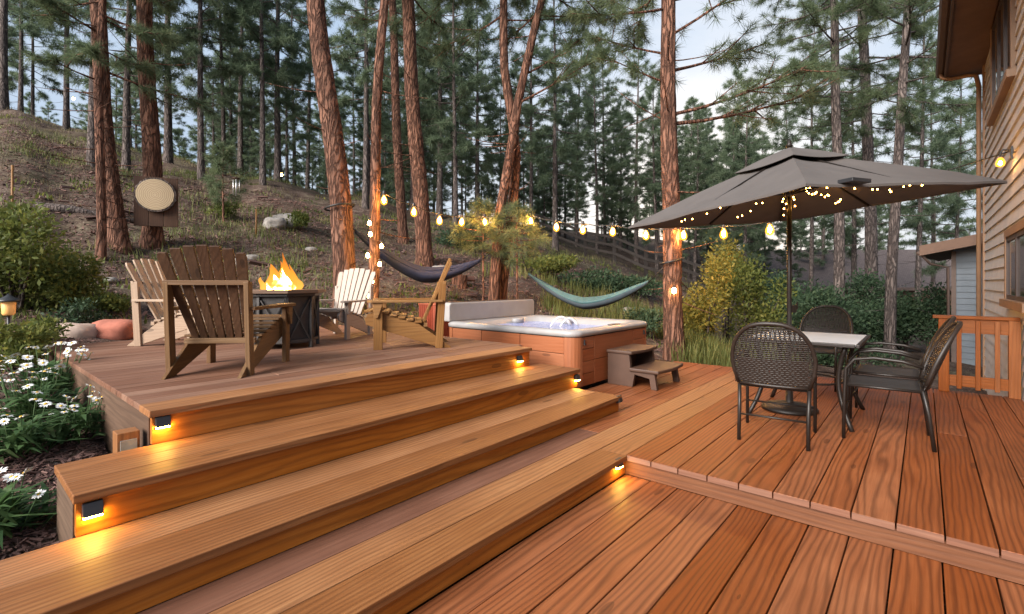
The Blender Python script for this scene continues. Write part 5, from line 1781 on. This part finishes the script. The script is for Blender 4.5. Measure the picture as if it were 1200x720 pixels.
def strap(label, c, r, tilt):
    b = MB(); pts = [Vector((r * math.cos(a), r * math.sin(a), tilt * math.cos(a))) for a in np.linspace(0, 2 * math.pi, 25)]
    b.tube(pts, .018, 6, False)
    tag(b.build('tree_strap', M['cable'], None, 0, c), label, 'strap', 'hammock straps round the trunks')
strap('black strap round the leaning pine trunk', P(398, 243, 8.6), .245, .05)
strap('black strap round the orange lit pine trunk', P(787, 306, 8.3), .19, .05)
strap('black strap round the twin pine stem leaning right', P(585, 262, 10.0), .14, .03)
strap('black strap round the twin pine stem bending left', P(597, 290, 10.3), .15, -.03)

# ------------------------------------------------------------------ string lights
bulb_mb = MB(); bulb_mb.lathe([(.010, .03), (.018, .015), (.032, -.015), (.036, -.04), (.028, -.065), (.0, -.08)], 14)
fil_mb = MB(); fil_mb.lathe([(.0, .012), (.013, -.005), (.017, -.025), (.012, -.045), (.0, -.055)], 8, cap=False)
sock_mb = MB(); sock_mb.lathe([(.012, .075), (.017, .07), (.017, .025), (.012, .02)], 10)
BULB = {}
def string_of(label, pts, bulbs, name, mat, scale=1.0, cable_extra=None):
    base = Vector(pts[0])
    t = thing(name, label, 'string lights', base)
    b = MB(); b.tube([Vector(p) - base for p in pts], .008, 5); b.build('cable', M['cable'], t)
    for p in bulbs:
        p = Vector(p)
        if mat not in BULB:
            o = bulb_mb.build('bulb', M['globe' if mat == 'bulb' else mat], t, 0, p - base)
            c = [sock_mb.build('socket', M['black_plastic'], o)]
            if mat == 'bulb': c.append(fil_mb.build('filament', M['filament'], o))
            BULB[mat] = (o, c); o.scale = (scale,) * 3
        else:
            o = BULB[mat][0].copy(); COL.objects.link(o); o.parent = t; o.location = p - base; o.scale = (scale,) * 3
            for q in BULB[mat][1]:
                c = q.copy(); COL.objects.link(c); c.parent = o
    return t
bpos = [(450, 232, 8.5), (485, 246, 8.8), (515, 256, 9.1), (541, 258, 9.4), (568, 258, 9.75), (622, 257, 9.7), (652, 264, 9.4), (683, 267, 9.1), (718, 269, 8.8), (757, 273, 8.5), (801, 273, 8.05), (848, 271, 7.6), (902, 266, 7.1)]
bl = [P(px, py, Y) for px, py, Y in bpos]
cab = [P(441, 222, 8.45)]
for a, c in zip(bl[:-1], bl[1:]):
    cab.append(a + Vector((0, 0, .08)))
    cab.append((a + c) / 2 + Vector((0, 0, .05)))
cab.append(bl[-1] + Vector((0, 0, .08)))
for k in (1, 2, 3):
    q = bl[-1].lerp(P(1189, 176, 5.6), k / 4.0) + Vector((0, 0, .05 - .04 * (2 - abs(k - 2))))
    cab.append(q)
cab.append(P(1189, 176, 5.6))
string_of('long string of glowing warm bulbs from the slim pine to the house', cab, bl, 'string_lights', 'bulb', 1.65)
wrap = [(433, 260), (434, 273), (447, 287), (431, 298), (445, 308), (436, 328), (432, 345)]
wb = []
for k, (px, py) in enumerate(wrap):
    wb.append(P(px, py, 8.46))
wc_ = [P(441, 222, 8.42)]
for k, p in enumerate(wb):
    wc_.append(p + Vector((0, .02, .05)))
    s = 1 if k % 2 else -1
    wc_.append(Vector((P(438, 0, 8.7).x + s * .0, 8.86, p.z - .08)))
string_of('string of small round bulbs spiralling down the slim pine trunk', wc_[:-1], wb, 'trunk_lights', 'bulb_small', .85)
for k, (px, py, Y, lab) in enumerate(((330, 205, 17.0, 'tiny warm solar lamp hanging on a far trunk behind the flame'), (86, 116, 19.0, 'tiny warm lamp among the ridge pines above the shrub'), (790, 341, 8.06, 'small warm lamp fixed to the orange lit pine trunk'))):
    t = thing('hanging_lamp', lab, 'lamp', P(px, py, Y), 0, 'small lamps hung on the pines')
    b = MB(); b.lathe([(.0, -.05), (.035, -.03), (.035, .03), (.02, .05)], 10); b.build('bulb', M['bulb_small'], t)
    b = MB(); b.lathe([(.05, .045), (.03, .07), (.01, .09)], 10); b.build('lamp_cap', M['black_plastic'], t)

# ------------------------------------------------------------------ sky, sun, camera
world = bpy.data.worlds.new('World'); sc.world = world; world.use_nodes = True
nt = world.node_tree
bg = nt.nodes['Background']
SUN_EL, SUN_AZ = R(12), R(20)
sky = N(nt, 'ShaderNodeTexSky'); sky.sky_type = 'NISHITA'; sky.sun_disc = False
sky.sun_elevation = SUN_EL; sky.sun_rotation = SUN_AZ; sky.air_density = 1.2; sky.dust_density = 2.0; sky.ozone_density = 2.0
tc = N(nt, 'ShaderNodeTexCoord').outputs['Generated']
cl = ramp(nt, [(.32, (0, 0, 0)), (.62, (1, 1, 1))], noise(nt, vscale(nt, tc, (1, 1, 2.2)), 1.6, 6, .6, .3))
cloud = mix_c(nt, cl, (3.1, 4.8, 7.2), (5.9, 6.8, 8.1))
colr = mix_c(nt, .85, sky.outputs[0], cloud)
nt.links.new(colr, bg.inputs['Color'])
bg.inputs['Strength'].default_value = .055

sl_ = bpy.data.lights.new('sun', 'SUN'); sl_.energy = 4.8; sl_.angle = R(40); sl_.color = (1, .93, .86)
so = bpy.data.objects.new('sun', sl_); COL.objects.link(so)
el, az = R(27), R(-138)
dirv = Vector((math.sin(az) * math.cos(el), math.cos(az) * math.cos(el), math.sin(el)))
so.rotation_euler = dirv.to_track_quat('Z', 'Y').to_euler()

cam = bpy.data.cameras.new('camera'); co = bpy.data.objects.new('camera', cam); COL.objects.link(co)
co.location = (0, 0, CAMZ); co.rotation_euler = (R(90), 0, 0)
cam.sensor_width = 36; cam.lens = F / 1200 * 36; cam.shift_y = -(360 - HZ) / 1200
cam.clip_start = .05; cam.clip_end = 1500
sc.camera = co
sc.view_settings.view_transform = 'Standard'; sc.view_settings.look = 'None'
sc.view_settings.exposure = 1.15; sc.view_settings.gamma = 1
sc.render.engine = 'CYCLES'
sc.cycles.use_denoising = True
sc.cycles.max_bounces = 6
sc.cycles.diffuse_bounces = 3
sc.cycles.transparent_max_bounces = 12
sc.cycles.sample_clamp_indirect = 6
sc.cycles.use_adaptive_sampling = True
